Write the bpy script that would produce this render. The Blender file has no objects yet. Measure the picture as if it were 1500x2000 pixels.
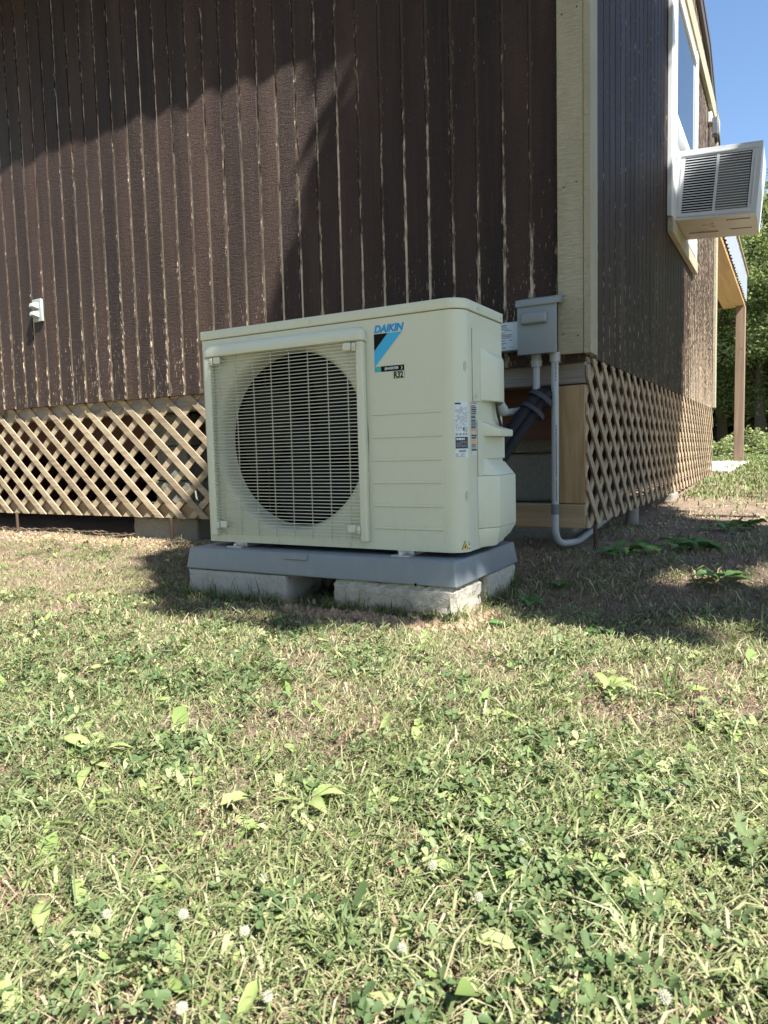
import bpy, bmesh, math, random
import numpy as np
from mathutils import Vector, Matrix, noise
R = math.radians
rnd = random.Random(7)
rng = np.random.default_rng(11)
scene = bpy.context.scene
C = scene.collection

# ------------------------------------------------------------------ camera
YAW, PITCH, ROLL = R(-29.654), R(-4.716), R(-1.449)
CAMZ = 0.46
fwd = Vector((math.sin(YAW)*math.cos(PITCH), math.cos(YAW)*math.cos(PITCH), math.sin(PITCH)))
rgt = fwd.cross(Vector((0, 0, 1))).normalized(); upv = rgt.cross(fwd)
r2 = rgt*math.cos(ROLL) + upv*math.sin(ROLL); u2 = upv*math.cos(ROLL) - rgt*math.sin(ROLL)
cd = bpy.data.cameras.new('camera'); cam = bpy.data.objects.new('camera', cd); C.objects.link(cam)
M = Matrix((r2, u2, -fwd)).transposed().to_4x4(); M.translation = Vector((0, 0, CAMZ))
cam.matrix_world = M
cd.sensor_fit = 'VERTICAL'; cd.sensor_height = 36; cd.lens = 1404.1/2000*36
cd.clip_start = 0.05; cd.clip_end = 500
cd.dof.use_dof = True; cd.dof.focus_distance = 2.05; cd.dof.aperture_fstop = 14
scene.camera = cam

# ------------------------------------------------------------------ light
SUN = Vector((2.3, -1.0, 3.05)).normalized()
world = bpy.data.worlds.new('World'); scene.world = world; world.use_nodes = True
wn = world.node_tree.nodes; wl = world.node_tree.links; wn.clear()
sky = wn.new('ShaderNodeTexSky'); sky.sky_type = 'NISHITA'; sky.sun_disc = False
sky.sun_elevation = math.asin(SUN.z); sky.sun_rotation = math.atan2(SUN.x, SUN.y)
sky.air_density = 1.0; sky.dust_density = 0.6; sky.ozone_density = 1.6
tc = wn.new('ShaderNodeTexCoord'); mp = wn.new('ShaderNodeMapping'); mp.inputs['Scale'].default_value = (1, 1, 2.6)
cn = wn.new('ShaderNodeTexNoise'); cn.inputs['Scale'].default_value = 2.2; cn.inputs['Detail'].default_value = 7
cr = wn.new('ShaderNodeMapRange'); cr.inputs[1].default_value = 0.60; cr.inputs[2].default_value = 0.72
cm = wn.new('ShaderNodeMixRGB'); cm.inputs[2].default_value = (9.5, 9.8, 10.2, 1)
bg = wn.new('ShaderNodeBackground'); bg.inputs[1].default_value = 0.07
wo = wn.new('ShaderNodeOutputWorld')
wl.new(tc.outputs['Generated'], mp.inputs[0]); wl.new(mp.outputs[0], cn.inputs['Vector'])
wl.new(cn.outputs['Fac'], cr.inputs[0]); wl.new(cr.outputs[0], cm.inputs[0])
hsv = wn.new('ShaderNodeHueSaturation'); hsv.inputs['Saturation'].default_value = 1.08
wl.new(sky.outputs[0], hsv.inputs['Color']); wl.new(hsv.outputs[0], cm.inputs[1]); wl.new(cm.outputs[0], bg.inputs[0]); wl.new(bg.outputs[0], wo.inputs[0])
sd = bpy.data.lights.new('sun', 'SUN'); sd.energy = 5.0; sd.angle = R(0.53); sd.color = (1.0, 0.965, 0.90)
so = bpy.data.objects.new('sun', sd); C.objects.link(so); so.location = (6, -3, 9)
so.rotation_euler = SUN.to_track_quat('Z', 'Y').to_euler()
scene.view_settings.view_transform = 'Standard'; scene.view_settings.look = 'None'
scene.view_settings.exposure = 1.80; scene.view_settings.gamma = 1.0

# ------------------------------------------------------------------ materials
def mat(name, color=(.5, .5, .5), rough=.6, metal=0, spec=.5):
    m = bpy.data.materials.new(name); m.use_nodes = True
    b = m.node_tree.nodes['Principled BSDF']
    b.inputs['Base Color'].default_value = (*color, 1); b.inputs['Roughness'].default_value = rough
    b.inputs['Metallic'].default_value = metal; b.inputs['Specular IOR Level'].default_value = spec
    return m
class N:
    """small node helper"""
    def __init__(s, m): s.m = m; s.n = m.node_tree.nodes; s.l = m.node_tree.links; s.b = s.n['Principled BSDF']; s.pos = None
    def new(s, t, **kw):
        x = s.n.new(t)
        for k, v in kw.items(): setattr(x, k, v)
        return x
    def link(s, a, b): s.l.new(a, b)
    def geo(s):
        if not s.pos: s.pos = s.new('ShaderNodeNewGeometry').outputs['Position']
        return s.pos
    def obj(s): return s.new('ShaderNodeTexCoord').outputs['Object']
    def mapping(s, v, scale=(1, 1, 1), rot=(0, 0, 0)):
        x = s.new('ShaderNodeMapping'); x.inputs['Scale'].default_value = scale; x.inputs['Rotation'].default_value = rot
        s.link(v, x.inputs[0]); return x.outputs[0]
    def noise(s, v, scale, detail=4, rough=.55, dist=0):
        x = s.new('ShaderNodeTexNoise'); x.inputs['Scale'].default_value = scale; x.inputs['Detail'].default_value = detail
        x.inputs['Roughness'].default_value = rough; x.inputs['Distortion'].default_value = dist
        s.link(v, x.inputs['Vector']); return x.outputs['Fac']
    def rng(s, v, a, b, c=0, d=1):
        x = s.new('ShaderNodeMapRange'); s.link(v, x.inputs[0])
        for i, q in enumerate((a, b, c, d)): x.inputs[i+1].default_value = q
        return x.outputs[0]
    def math(s, op, a, b=None):
        x = s.new('ShaderNodeMath', operation=op)
        for i, q in enumerate((a, b)):
            if q is None: continue
            if isinstance(q, (int, float)): x.inputs[i].default_value = q
            else: s.link(q, x.inputs[i])
        return x.outputs[0]
    def ramp(s, f, stops):
        x = s.new('ShaderNodeValToRGB'); e = x.color_ramp.elements
        while len(e) < len(stops): e.new(.5)
        for i, (p, c) in enumerate(stops): e[i].position = p; e[i].color = (*c, 1)
        s.link(f, x.inputs[0]); return x.outputs[0]
    def mix(s, f, a, b):
        x = s.new('ShaderNodeMixRGB')
        for i, q in enumerate((f, a, b)):
            if isinstance(q, (int, float)): x.inputs[i].default_value = q if i == 0 else (q, q, q, 1)
            elif isinstance(q, tuple): x.inputs[i].default_value = (*q, 1)
            else: s.link(q, x.inputs[i])
        return x.outputs[0]
    def bump(s, h, strength=.5, dist=.01):
        x = s.new('ShaderNodeBump'); x.inputs['Strength'].default_value = strength; x.inputs['Distance'].default_value = dist
        s.link(h, x.inputs['Height']); s.link(x.outputs[0], s.b.inputs['Normal'])
    def color(s, c): s.link(c, s.b.inputs['Base Color'])
    def roughness(s, c): s.link(c, s.b.inputs['Roughness'])

GX0, GP = -3.88, 0.1016       # first measured groove, groove spacing of the siding

def siding_mat(name, axis, off, bare_amt):
    m = mat(name, rough=.5, spec=.22 if axis == 0 else .14); n = N(m); p = n.geo()
    sep = n.new('ShaderNodeSeparateXYZ'); n.link(p, sep.inputs[0])
    u = sep.outputs[axis]; z = sep.outputs[2]
    fr = n.math('FRACT', n.math('MULTIPLY', n.math('SUBTRACT', u, off), 1/GP))
    edge = n.math('ABSOLUTE', n.math('SUBTRACT', fr, .5))          # .5 at the groove, 0 mid-board
    stretch = n.mapping(p, (1, 1, .12))
    grain = n.noise(stretch, 260, 5, .7)
    cross = n.noise(n.mapping(p, (.55, .55, 2.6)), 48, 4, .65, 1.2)
    big = n.noise(n.mapping(p, (1, 1, .35)), 3.1, 4)
    chip = n.noise(n.mapping(p, (1, 1, .16)), 175, 4, .7)
    patch = n.noise(n.mapping(p, (1.6, 1.6, .5)), 5.0, 3)
    low = n.rng(z, .76, 1.5, 1, 0)
    e2 = n.rng(edge, .33, .5, 0, 1)
    thr = n.math('ADD', n.math('ADD', n.math('MULTIPLY', e2, .15), n.math('MULTIPLY', low, .085)), n.math('MULTIPLY', patch, .17))
    if axis == 1: thr = n.math('ADD', thr, n.rng(sep.outputs[1], 5.0, 5.6, 0, .13))  # extra bare chips past the shade edge also lighten the sunlit end in colour
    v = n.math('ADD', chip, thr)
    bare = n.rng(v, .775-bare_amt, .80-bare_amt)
    tone = n.noise(n.mapping(p, (4, 4, .5)), 2.4, 2)
    brown = n.ramp(tone, [(.25, (.018, .0100, .0076)), (.5, (.031, .0175, .0130)), (.75, (.049, .0280, .0205))])
    brown = n.mix(n.rng(big, .45, .75, 0, .35), brown, (.044, .031, .026))
    info = n.new('ShaderNodeObjectInfo'); hv = n.new('ShaderNodeHueSaturation'); n.link(brown, hv.inputs['Color']); n.link(n.rng(info.outputs['Random'], 0, 1, .70, 1.30), hv.inputs['Value'])
    streak = n.noise(n.mapping(p, (1, 1, .03)), 90, 4, .7)
    brown = n.mix(n.rng(streak, .5, .78, 0, .55), hv.outputs[0], (.060, .036, .024))
    wood = n.ramp(grain, [(.3, (.33, .24, .16)), (.7, (.52, .43, .32))])
    n.color(n.mix(bare, brown, wood))
    n.roughness(n.mix(bare, n.rng(big, .3, .8, .42, .6), .85))
    h = n.math('ADD', n.math('MULTIPLY', grain, .45), n.math('ADD', n.math('MULTIPLY', cross, .55), n.math('MULTIPLY', bare, -.3)))
    n.bump(h, 1.0, .011)
    return m

def groove_mat(name, axis):
    m = mat(name, rough=.85); n = N(m); p = n.geo()
    sep = n.new('ShaderNodeSeparateXYZ'); n.link(p, sep.inputs[0]); z = sep.outputs[2]
    a = n.noise(n.mapping(p, (1, 1, .2)), 60, 4, .7); w = n.noise(n.mapping(p, (9.8, 9.8, .6)), 1.0, 2)
    v = n.math('ADD', n.math('ADD', a, n.math('MULTIPLY', w, .6)), n.math('ADD', n.rng(z, .9, 2.5, .20, -.24), n.rng(sep.outputs[0], -2.5, -1.2, .04, -.24)))  # less bare wood up and right: wear, plus the shade there put into colour
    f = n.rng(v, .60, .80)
    wood = n.ramp(a, [(.3, (.42, .33, .24)), (.7, (.66, .56, .43))])
    n.color(n.mix(f, (.055, .035, .026), wood)); n.bump(a, .6, .004)
    return m

def wood_mat(name, c1, c2, c3, axis='Z', scale=40, rough=.75, knots=True):
    m = mat(name, rough=rough); n = N(m)
    sc = {'X': (.06, 1, 1), 'Y': (1, .06, 1), 'Z': (1, 1, .06)}[axis]
    p = n.obj(); info = n.new('ShaderNodeObjectInfo')
    add = n.new('ShaderNodeVectorMath', operation='ADD'); n.link(p, add.inputs[0])
    sv = n.new('ShaderNodeVectorMath', operation='SCALE'); sv.inputs[0].default_value = (7, 5, 3); n.link(info.outputs['Random'], sv.inputs['Scale'])
    n.link(sv.outputs[0], add.inputs[1]); q = add.outputs[0]
    g = n.noise(n.mapping(q, sc), scale, 5, .65, .6); f = n.noise(n.mapping(q, sc), scale*6, 3, .7)
    col = n.ramp(g, [(.28, c1), (.5, c2), (.72, c3)])
    col = n.mix(n.rng(f, .35, .7, .25, 0), col, c1)
    br = n.rng(info.outputs['Random'], 0, 1, .78, 1.12)
    hs = n.new('ShaderNodeHueSaturation'); n.link(col, hs.inputs['Color']); n.link(br, hs.inputs['Value']); col = hs.outputs[0]
    if knots:
        k = n.noise(n.mapping(q, (.35, .35, .35) if axis == 'Z' else (.35, .35, .35)), 22, 1)
        col = n.mix(n.rng(k, .72, .78, 0, .7), col, (c1[0]*.5, c1[1]*.42, c1[2]*.35))
    n.color(col); n.bump(n.math('ADD', g, n.math('MULTIPLY', f, .5)), .35, .003)
    return m

def concrete_mat(name, c, var=.3, scale=60, bs=.6):
    m = mat(name, rough=.92); n = N(m); p = n.geo()
    a = n.noise(p, scale, 8, .75); b = n.noise(p, 7, 4); d = n.noise(p, scale*5, 3)
    col = n.ramp(a, [(.3, tuple(x*(1-var) for x in c)), (.55, c), (.75, tuple(min(1, x*(1+var*.7)) for x in c))])
    col = n.mix(n.rng(b, .45, .7, 0, .5), col, tuple(x*y for x, y in zip(c, (.8, .72, .6))))
    sp3 = n.new('ShaderNodeSeparateXYZ'); n.link(p, sp3.inputs[0]); zz = n.math('ADD', sp3.outputs[2], n.math('MULTIPLY', n.noise(p, 16, 5, .7), -.09))
    if name.startswith('block'): col = n.mix(n.rng(zz, -.045, .0, .75, 0), col, (.26, .17, .11))
    n.color(col); n.bump(n.math('ADD', a, n.math('MULTIPLY', d, .5)), bs, .006)
    return m

def paint_mat(name, c, rough=.45, bump=.15, scale=90, dist=.002, var=.08, spec=.5):
    m = mat(name, c, rough, 0, spec); n = N(m); p = n.geo()
    a = n.noise(p, scale, 5, .6); b = n.noise(p, 5, 3)
    n.color(n.mix(n.rng(b, .35, .7), tuple(x*(1-var) for x in c), tuple(min(1, x*(1+var)) for x in c)))
    n.roughness(n.rng(b, .3, .7, rough-.06, rough+.08))
    if name.startswith('cream') or name == 'grey_pad':
        sp3 = n.new('ShaderNodeSeparateXYZ'); n.link(p, sp3.inputs[0]); g = n.noise(n.mapping(p, (1, 1, .3)), 38, 6, .75)
        amt = n.math('MULTIPLY', n.rng(g, .5, .72), n.rng(sp3.outputs[2], .12, .42, .34, .05)); base = n.b.inputs['Base Color'].links[0].from_socket
        n.color(n.mix(amt, base, (.33, .26, .18)))
    n.bump(a, bump, dist); return m

M_side = siding_mat('siding_front', 0, GX0, .0)
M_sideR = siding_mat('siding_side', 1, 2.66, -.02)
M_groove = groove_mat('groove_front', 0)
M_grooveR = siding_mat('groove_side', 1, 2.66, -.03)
def trim_mat():
    m = mat('beige_trim', rough=.55); n = N(m); p = n.geo()
    a = n.noise(n.mapping(p, (.6, .6, 2.4)), 46, 5, .65, 1.5); b = n.noise(n.mapping(p, (1, 1, .2)), 12, 3); k = n.noise(p, 34, 1)
    col = n.mix(n.rng(b, .3, .7), (.30, .27, .185), (.36, .325, .23))
    n.color(n.mix(n.rng(k, .80, .83, 0, .8), col, (.1, .07, .04))); n.bump(a, 1.0, .008); return m
M_trim = trim_mat()
M_cream = paint_mat('cream_enamel', (.535, .555, .445), .38, .04, 400, .0005, .015)
M_creamP = paint_mat('cream_plastic', (.545, .565, .455), .45, .05, 500, .0004, .02)
M_wire = mat('coated_wire', (.50, .50, .40), .4)
M_dark = mat('fan_black', (.004, .004, .005), .8, 0, .05)
M_blade = mat('fan_blade', (.004, .004, .007), .6, 0, .15)
M_pad = paint_mat('grey_pad', (.182, .207, .230), .38, .10, 300, .0008, .06)
M_foot = mat('galvanised', (.55, .56, .56), .4, .7)
M_screw = mat('screw_steel', (.6, .6, .58), .3, .9)
M_box = paint_mat('grey_enamel', (.20, .225, .24), .42, .06, 300, .0006, .03)
M_pvc = paint_mat('grey_pvc', (.29, .315, .325), .42, .04, 200, .0005, .04)
M_pvcd = mat('dark_pvc', (.09, .1, .115), .5)
M_foam = paint_mat('black_foam', (.010, .0105, .013), .65, .3, 160, .002, .15, .2)
M_tape = paint_mat('grey_tape', (.030, .030, .036), .55, .3, 120, .002, .1, .25)
M_cable = mat('black_cable', (.012, .012, .012), .45)
M_white = paint_mat('white_vinyl', (.52, .54, .55), .35, .04, 100, .0005, .03)
M_acw = paint_mat('white_metal', (.52, .54, .57), .4, .04, 100, .0005, .03)
M_outlet = paint_mat('outlet_grey', (.27, .32, .30), .4, .1, 200, .0008, .04)
M_label = mat('label_white', (.55, .61, .66), .35); M_ink = mat('label_ink', (.025, .03, .04), .5)
M_ink2 = mat('label_ink_grey', (.22, .26, .30), .5)
M_cyan = mat('logo_cyan', (.05, .38, .66), .5, 0, .2); M_blue = mat('logo_blue', (.015, .27, .60), .5, 0, .2); M_black = mat('logo_black', (.004, .004, .005), .5, 0, .15)
M_teal = mat('logo_teal', (.03, .36, .36), .4); M_yel = mat('warning_yellow', (.75, .50, .03), .4); M_or = mat('warning_orange', (.70, .30, .10), .45)
M_latt = wood_mat('lattice_wood', (.19, .14, .09), (.33, .255, .165), (.44, .355, .24), 'X', 34)
M_lumb = wood_mat('pine_lumber', (.17, .10, .045), (.34, .23, .115), (.46, .33, .19), 'Z', 26)
M_lumbX = wood_mat('pine_lumber_flat', (.20, .135, .075), (.29, .205, .115), (.36, .265, .16), 'X', 16)
M_beam = wood_mat('weathered_beam', (.10, .09, .08), (.19, .17, .15), (.27, .25, .22), 'X', 26)
M_joist = wood_mat('red_joist', (.07, .03, .018), (.12, .05, .03), (.15, .07, .04), 'X', 20)
M_post = wood_mat('post_wood', (.12, .078, .052), (.185, .125, .085), (.24, .17, .12), 'Z', 14)
M_orange = wood_mat('orange_wood', (.28, .15, .06), (.38, .22, .09), (.45, .28, .13), 'Y', 14)
M_block = concrete_mat('block_grey', (.36, .355, .33), .22, 90, .5)
M_block2 = concrete_mat('block_rough', (.44, .415, .35), .35, 45, 1.0)
M_pier = concrete_mat('pier_grey', (.22, .215, .185), .25, 60, .5)
M_slab = concrete_mat('slab', (.48, .46, .42), .08, 50, .2)
M_roof = mat('roof_metal', (.10, .08, .07), .45, .5)
M_metal = mat('white_sheet_metal', (.24, .26, .30), .4, .2)
M_rust = mat('rusty_rod', (.06, .035, .02), .8)
M_drip = paint_mat('tan_pan', (.42, .39, .31), .4, .3, 30, .004, .12)
mg = mat('window_glass', (.02, .025, .03), .03, 0, 1.0); mg.node_tree.nodes['Principled BSDF'].inputs['IOR'].default_value = 2.2
M_glass = mg

def soil_mat():
    m = mat('soil', rough=.95); n = N(m); p = n.geo()
    a = n.noise(p, 9, 6, .65); b = n.noise(p, 70, 6, .75); c = n.noise(p, 260, 4, .7); w = n.noise(p, 1.3, 3)
    col = n.ramp(a, [(.3, (.17, .118, .080)), (.5, (.28, .205, .145)), (.7, (.40, .30, .215))])
    col = n.mix(n.rng(w, .45, .65, 0, .45), col, (.36, .225, .15))
    col = n.mix(n.rng(b, .35, .7, .5, 0), col, (.09, .06, .042))
    n.color(col); n.bump(n.math('ADD', b, n.math('MULTIPLY', c, .6)), 1.0, .012)
    return m
M_soil = soil_mat()
M_field = mat('field', (.16, .21, .07), .9)

def leaf_mat(name, stops, transl=.2, rough=.5, tr_gain=1.3):
    m = mat(name, rough=rough); n = N(m)
    at = n.new('ShaderNodeAttribute'); at.attribute_name = 'tint'
    col = n.ramp(at.outputs['Fac'], stops); n.color(col)
    n.b.inputs['Specular IOR Level'].default_value = .18
    tr = n.new('ShaderNodeBsdfTranslucent'); g = n.new('ShaderNodeMixRGB', blend_type='MULTIPLY'); g.inputs[0].default_value = 1
    n.link(col, g.inputs[1]); g.inputs[2].default_value = (tr_gain, tr_gain*1.05, tr_gain*.6, 1); n.link(g.outputs[0], tr.inputs[0])
    mx = n.new('ShaderNodeMixShader'); mx.inputs[0].default_value = transl
    n.link(n.b.outputs[0], mx.inputs[1]); n.link(tr.outputs[0], mx.inputs[2])
    n.link(mx.outputs[0], n.n['Material Output'].inputs[0]); return m
M_grass = leaf_mat('grass_blades', [(0, (.052, .084, .027)), (.35, (.110, .147, .054)), (.7, (.195, .225, .098)), (1, (.38, .345, .21))])
M_clover = leaf_mat('clover_leaves', [(0, (.050, .088, .032)), (.5, (.100, .142, .058)), (.85, (.165, .205, .092)), (1, (.29, .30, .14))])
M_clip = leaf_mat('clippings', [(0, (.085, .110, .042)), (.35, (.175, .195, .085)), (.7, (.305, .30, .17)), (1, (.47, .41, .28))], .15)
M_thatch = leaf_mat('thatch', [(0, (.12, .08, .05)), (.5, (.26, .18, .115)), (1, (.46, .36, .25))], .05)
M_weed = leaf_mat('weed_leaf', [(0, (.12, .18, .05)), (.5, (.22, .275, .095)), (1, (.34, .365, .17))], .2)
M_weedd = leaf_mat('weed_leaf_dark', [(0, (.05, .12, .03)), (.5, (.08, .17, .05)), (1, (.13, .22, .07))], .25)
M_tree = leaf_mat('tree_leaves', [(0, (.075, .10, .045)), (.5, (.18, .22, .10)), (1, (.34, .36, .21))], .4)
M_bark = mat('bark', (.10, .075, .055), .9)
M_petal = mat('clover_petal', (.33, .33, .25), .7); M_stem = mat('clover_stem', (.2, .28, .09), .6)
M_clod = mat('soil_clod', (.36, .24, .16), .95)

# ------------------------------------------------------------------ mesh helpers
class MB:
    def __init__(s): s.v = []; s.f = []; s.mi = []
    def add(s, vs, fs, mi=0):
        o = len(s.v); s.v += [tuple(x) for x in vs]
        s.f += [tuple(i+o for i in f) for f in fs]; s.mi += [mi]*len(fs); return s
    def box(s, x0, x1, y0, y1, z0, z1, mi=0):
        return s.add([(x0,y0,z0),(x1,y0,z0),(x1,y1,z0),(x0,y1,z0),(x0,y0,z1),(x1,y0,z1),(x1,y1,z1),(x0,y1,z1)],
                     [(0,3,2,1),(4,5,6,7),(0,1,5,4),(1,2,6,5),(2,3,7,6),(3,0,4,7)], mi)
    def hexa(s, pts, mi=0):
        return s.add(pts, [(0,3,2,1),(4,5,6,7),(0,1,5,4),(1,2,6,5),(2,3,7,6),(3,0,4,7)], mi)
    def prism(s, poly, z0, z1, mi=0):       # poly: ccw xy
        k = len(poly); vs = [(x,y,z0) for x,y in poly]+[(x,y,z1) for x,y in poly]
        fs = [tuple(range(k-1,-1,-1)), tuple(range(k,2*k))]+[(i,(i+1)%k,k+(i+1)%k,k+i) for i in range(k)]
        return s.add(vs, fs, mi)
    def prismx(s, poly, x0, x1, mi=0):      # poly in (y,z)
        k = len(poly); vs = [(x0,y,z) for y,z in poly]+[(x1,y,z) for y,z in poly]
        fs = [tuple(range(k)), tuple(range(2*k-1,k-1,-1))]+[(i,k+i,k+(i+1)%k,(i+1)%k) for i in range(k)]
        return s.add(vs, fs, mi)
    def prismy(s, poly, y0, y1, mi=0):      # poly in (x,z), ccw seen from -y
        k = len(poly); vs = [(x,y0,z) for x,z in poly]+[(x,y1,z) for x,z in poly]
        fs = [tuple(range(k)), tuple(range(2*k-1,k-1,-1))]+[(i,k+i,k+(i+1)%k,(i+1)%k) for i in range(k)]
        return s.add(vs, fs, mi)
    def tube(s, pts, r, n=10, mi=0, cap=True):
        P = [Vector(p) for p in pts]; rs = r if isinstance(r, (list, tuple)) else [r]*len(P)
        up = Vector((0.13, .97, .21)).normalized(); vs = []; prev = None
        for i, p in enumerate(P):
            t = ((P[min(i+1,len(P)-1)]-P[max(i-1,0)])).normalized()
            a = (prev - t*prev.dot(t)) if prev else (up - t*up.dot(t))
            if a.length < 1e-4: a = t.orthogonal()
            a.normalize(); prev = a; b = t.cross(a)
            for k in range(n):
                an = 2*math.pi*k/n; vs.append(p+(a*math.cos(an)+b*math.sin(an))*rs[i])
        fs = []
        for i in range(len(P)-1):
            for k in range(n): fs.append((i*n+k, i*n+(k+1)%n, (i+1)*n+(k+1)%n, (i+1)*n+k))
        if cap: fs += [tuple(range(n-1,-1,-1)), tuple((len(P)-1)*n+k for k in range(n))]
        return s.add(vs, fs, mi)
    def mesh(s, name, mats, smooth=False):
        me = bpy.data.meshes.new(name); me.from_pydata(s.v, [], s.f)
        for m in (mats if isinstance(mats, (list, tuple)) else [mats]): me.materials.append(m)
        me.polygons.foreach_set('material_index', s.mi)
        if smooth: me.polygons.foreach_set('use_smooth', [True]*len(me.polygons))
        me.update(); return me
    def build(s, name, mats, parent=None, smooth=False, bevel=0, seg=2, **kw):
        me = s.mesh(name, mats, smooth)
        if bevel:
            bm = bmesh.new(); bm.from_mesh(me)
            bmesh.ops.recalc_face_normals(bm, faces=bm.faces)
            es = [e for e in bm.edges if len(e.link_faces) == 2 and e.calc_face_angle(0) > .5]
            bmesh.ops.bevel(bm, geom=es, offset=bevel, segments=seg, profile=.6, affect='EDGES', clamp_overlap=True)
            for f in bm.faces: f.smooth = True
            bm.to_mesh(me); bm.free()
            me.set_sharp_from_angle(angle=R(38))
        elif smooth: me.set_sharp_from_angle(angle=R(45))
        return link(name, me, parent, **kw)
def link(name, me, parent=None, loc=None, rot=None, **kw):
    o = bpy.data.objects.new(name, me); C.objects.link(o)
    if parent: o.parent = parent
    if loc: o.location = loc
    if rot: o.rotation_euler = rot
    tag(o, **kw); return o
def tag(o, label=None, cat=None, group=None, kind=None):
    if label: o['label'] = label
    if cat: o['category'] = cat
    if group: o['group'] = group
    if kind: o['kind'] = kind
    return o
def empty(name, loc=(0,0,0), **kw):
    o = bpy.data.objects.new(name, None); C.objects.link(o); o.location = loc; o.empty_display_size = .1
    return tag(o, **kw)
def sub(parent, mb, name, mats, **kw):
    """build a part whose coordinates are given in world space under a parent Empty that may be moved"""
    o = mb.build(name, mats, parent, **kw)
    o.matrix_parent_inverse = parent_world(parent).inverted(); return o
def parent_world(p):
    m = p.matrix_parent_inverse @ Matrix.LocRotScale(p.location, p.rotation_euler, p.scale)
    return parent_world(p.parent) @ m if p.parent else m
def smooth01(a, b, x):
    t = np.clip((np.asarray(x, float)-a)/(b-a), 0, 1); return t*t*(3-2*t)

# ------------------------------------------------------------------ ground
def vnoise(x, y, s, seed=0):
    """cheap value noise, vectorised"""
    x = np.asarray(x, float)*s+seed*17.3; y = np.asarray(y, float)*s+seed*9.1
    xi = np.floor(x); yi = np.floor(y); fx = x-xi; fy = y-yi; fx = fx*fx*(3-2*fx); fy = fy*fy*(3-2*fy)
    def h(a, b):
        t = np.sin(a*127.1+b*311.7+seed*74.7)*43758.5453; return t-np.floor(t)
    return (h(xi,yi)*(1-fx)+h(xi+1,yi)*fx)*(1-fy)+(h(xi,yi+1)*(1-fx)+h(xi+1,yi+1)*fx)*fy
def gz(x, y, fine=True):
    x = np.asarray(x, float); y = np.asarray(y, float)
    z = smooth01(1.95, 2.6, y)*(.045+.045*smooth01(-1.9, -.7, x)) + smooth01(2.6, 9, y)*.12
    z = z + smooth01(9, 60, y)*.10
    if fine:
        pad = 1-((x > -1.9) & (x < -.7) & (y > 1.6) & (y < 2.3))*.8
        z = z + pad*((vnoise(x, y, 2.2, 1)-.5)*.022 + (vnoise(x, y, 7, 2)-.5)*.012 + (vnoise(x, y, 25, 3)-.5)*.005)
    return z
def bare(x, y):
    """share of bare earth, 0..1"""
    x = np.asarray(x, float); y = np.asarray(y, float); n = vnoise(x, y, 5, 5)*.6+vnoise(x, y, 14, 6)*.4
    b = smooth01(2.28, 2.46, y+.25*(n-.5)+.02*np.sin(x*3))*(x < -1.2)*(y < 7.2)
    b = np.maximum(b, smooth01(.35, .65, (smooth01(-1.15, -.8, x)*smooth01(1.82, 2.08, y)*(1-smooth01(3.9, 5.6, y)))*(1.45-.9*n)))
    b = np.maximum(b, .92*smooth01(.5, .7, n)*smooth01(-.6, -.3, x)*smooth01(1.6, 1.9, y)*(1-smooth01(2.2, 2.6, y)))
    d = np.hypot((x+1.0)/.34, (y-1.64)/.10); b = np.maximum(b, 1-smooth01(.6, 1.2, d+.5*(n-.5)))
    d = np.hypot((x+1.42)/.20, (y-1.62)/.12); b = np.maximum(b, .7*(1-smooth01(.4, 1.1, d+.8*(n-.5))))
    m = vnoise(x, y, 3.1, 8)*.55+vnoise(x, y, 9, 9)*.45
    b = np.maximum(b, .75*smooth01(.54, .68, m)*(1-.85*smooth01(4.2, 6, y)))
    b = np.where((x > -6.6) & (x < -.66) & (y > 2.6) & (y < 7.2), 1, b)
    return b
def grid_axis(segs):
    out = []
    for a, b, n in segs: out += list(np.linspace(a, b, n, endpoint=False))
    return np.array(out+[segs[-1][1]])
gxs = grid_axis([(-140, -20, 12), (-20, -6, 20), (-6, 1.5, 300), (1.5, 8, 30), (8, 140, 16)])
gys = grid_axis([(-60, -3, 10), (-3, .2, 24), (.2, 3.0, 150), (3.0, 8, 90), (8, 20, 36), (20, 220, 20)])
XX, YY = np.meshgrid(gxs, gys); ZZ = gz(XX, YY)
W, H = len(gxs), len(gys)
me = bpy.data.meshes.new('ground'); idx = np.arange(W*H).reshape(H, W)
quads = np.stack([idx[:-1,:-1], idx[:-1,1:], idx[1:,1:], idx[1:,:-1]], -1).reshape(-1, 4)
me.from_pydata(np.stack([XX, YY, ZZ], -1).reshape(-1, 3).tolist(), [], quads.tolist())
me.polygons.foreach_set('use_smooth', [True]*len(quads)); me.materials.append(M_soil)
gcol = me.attributes.new('lawn', 'FLOAT', 'POINT')
gcol.data.foreach_set('value', (smooth01(5.5, 12, np.hypot(XX, YY-1))*(1-((XX > -6.6) & (XX < -.66) & (YY > 2.6) & (YY < 7.2)))).reshape(-1).astype('f4'))
nn = N(M_soil); at = nn.new('ShaderNodeAttribute'); at.attribute_name = 'lawn'
old = nn.b.inputs['Base Color'].links[0].from_socket
fn = nn.noise(nn.geo(), 6, 6, .7)
nn.color(nn.mix(at.outputs['Fac'], old, nn.ramp(fn, [(.3, (.11, .15, .045)), (.7, (.24, .27, .10))])))
ground = link('ground', me, kind='structure')

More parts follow.
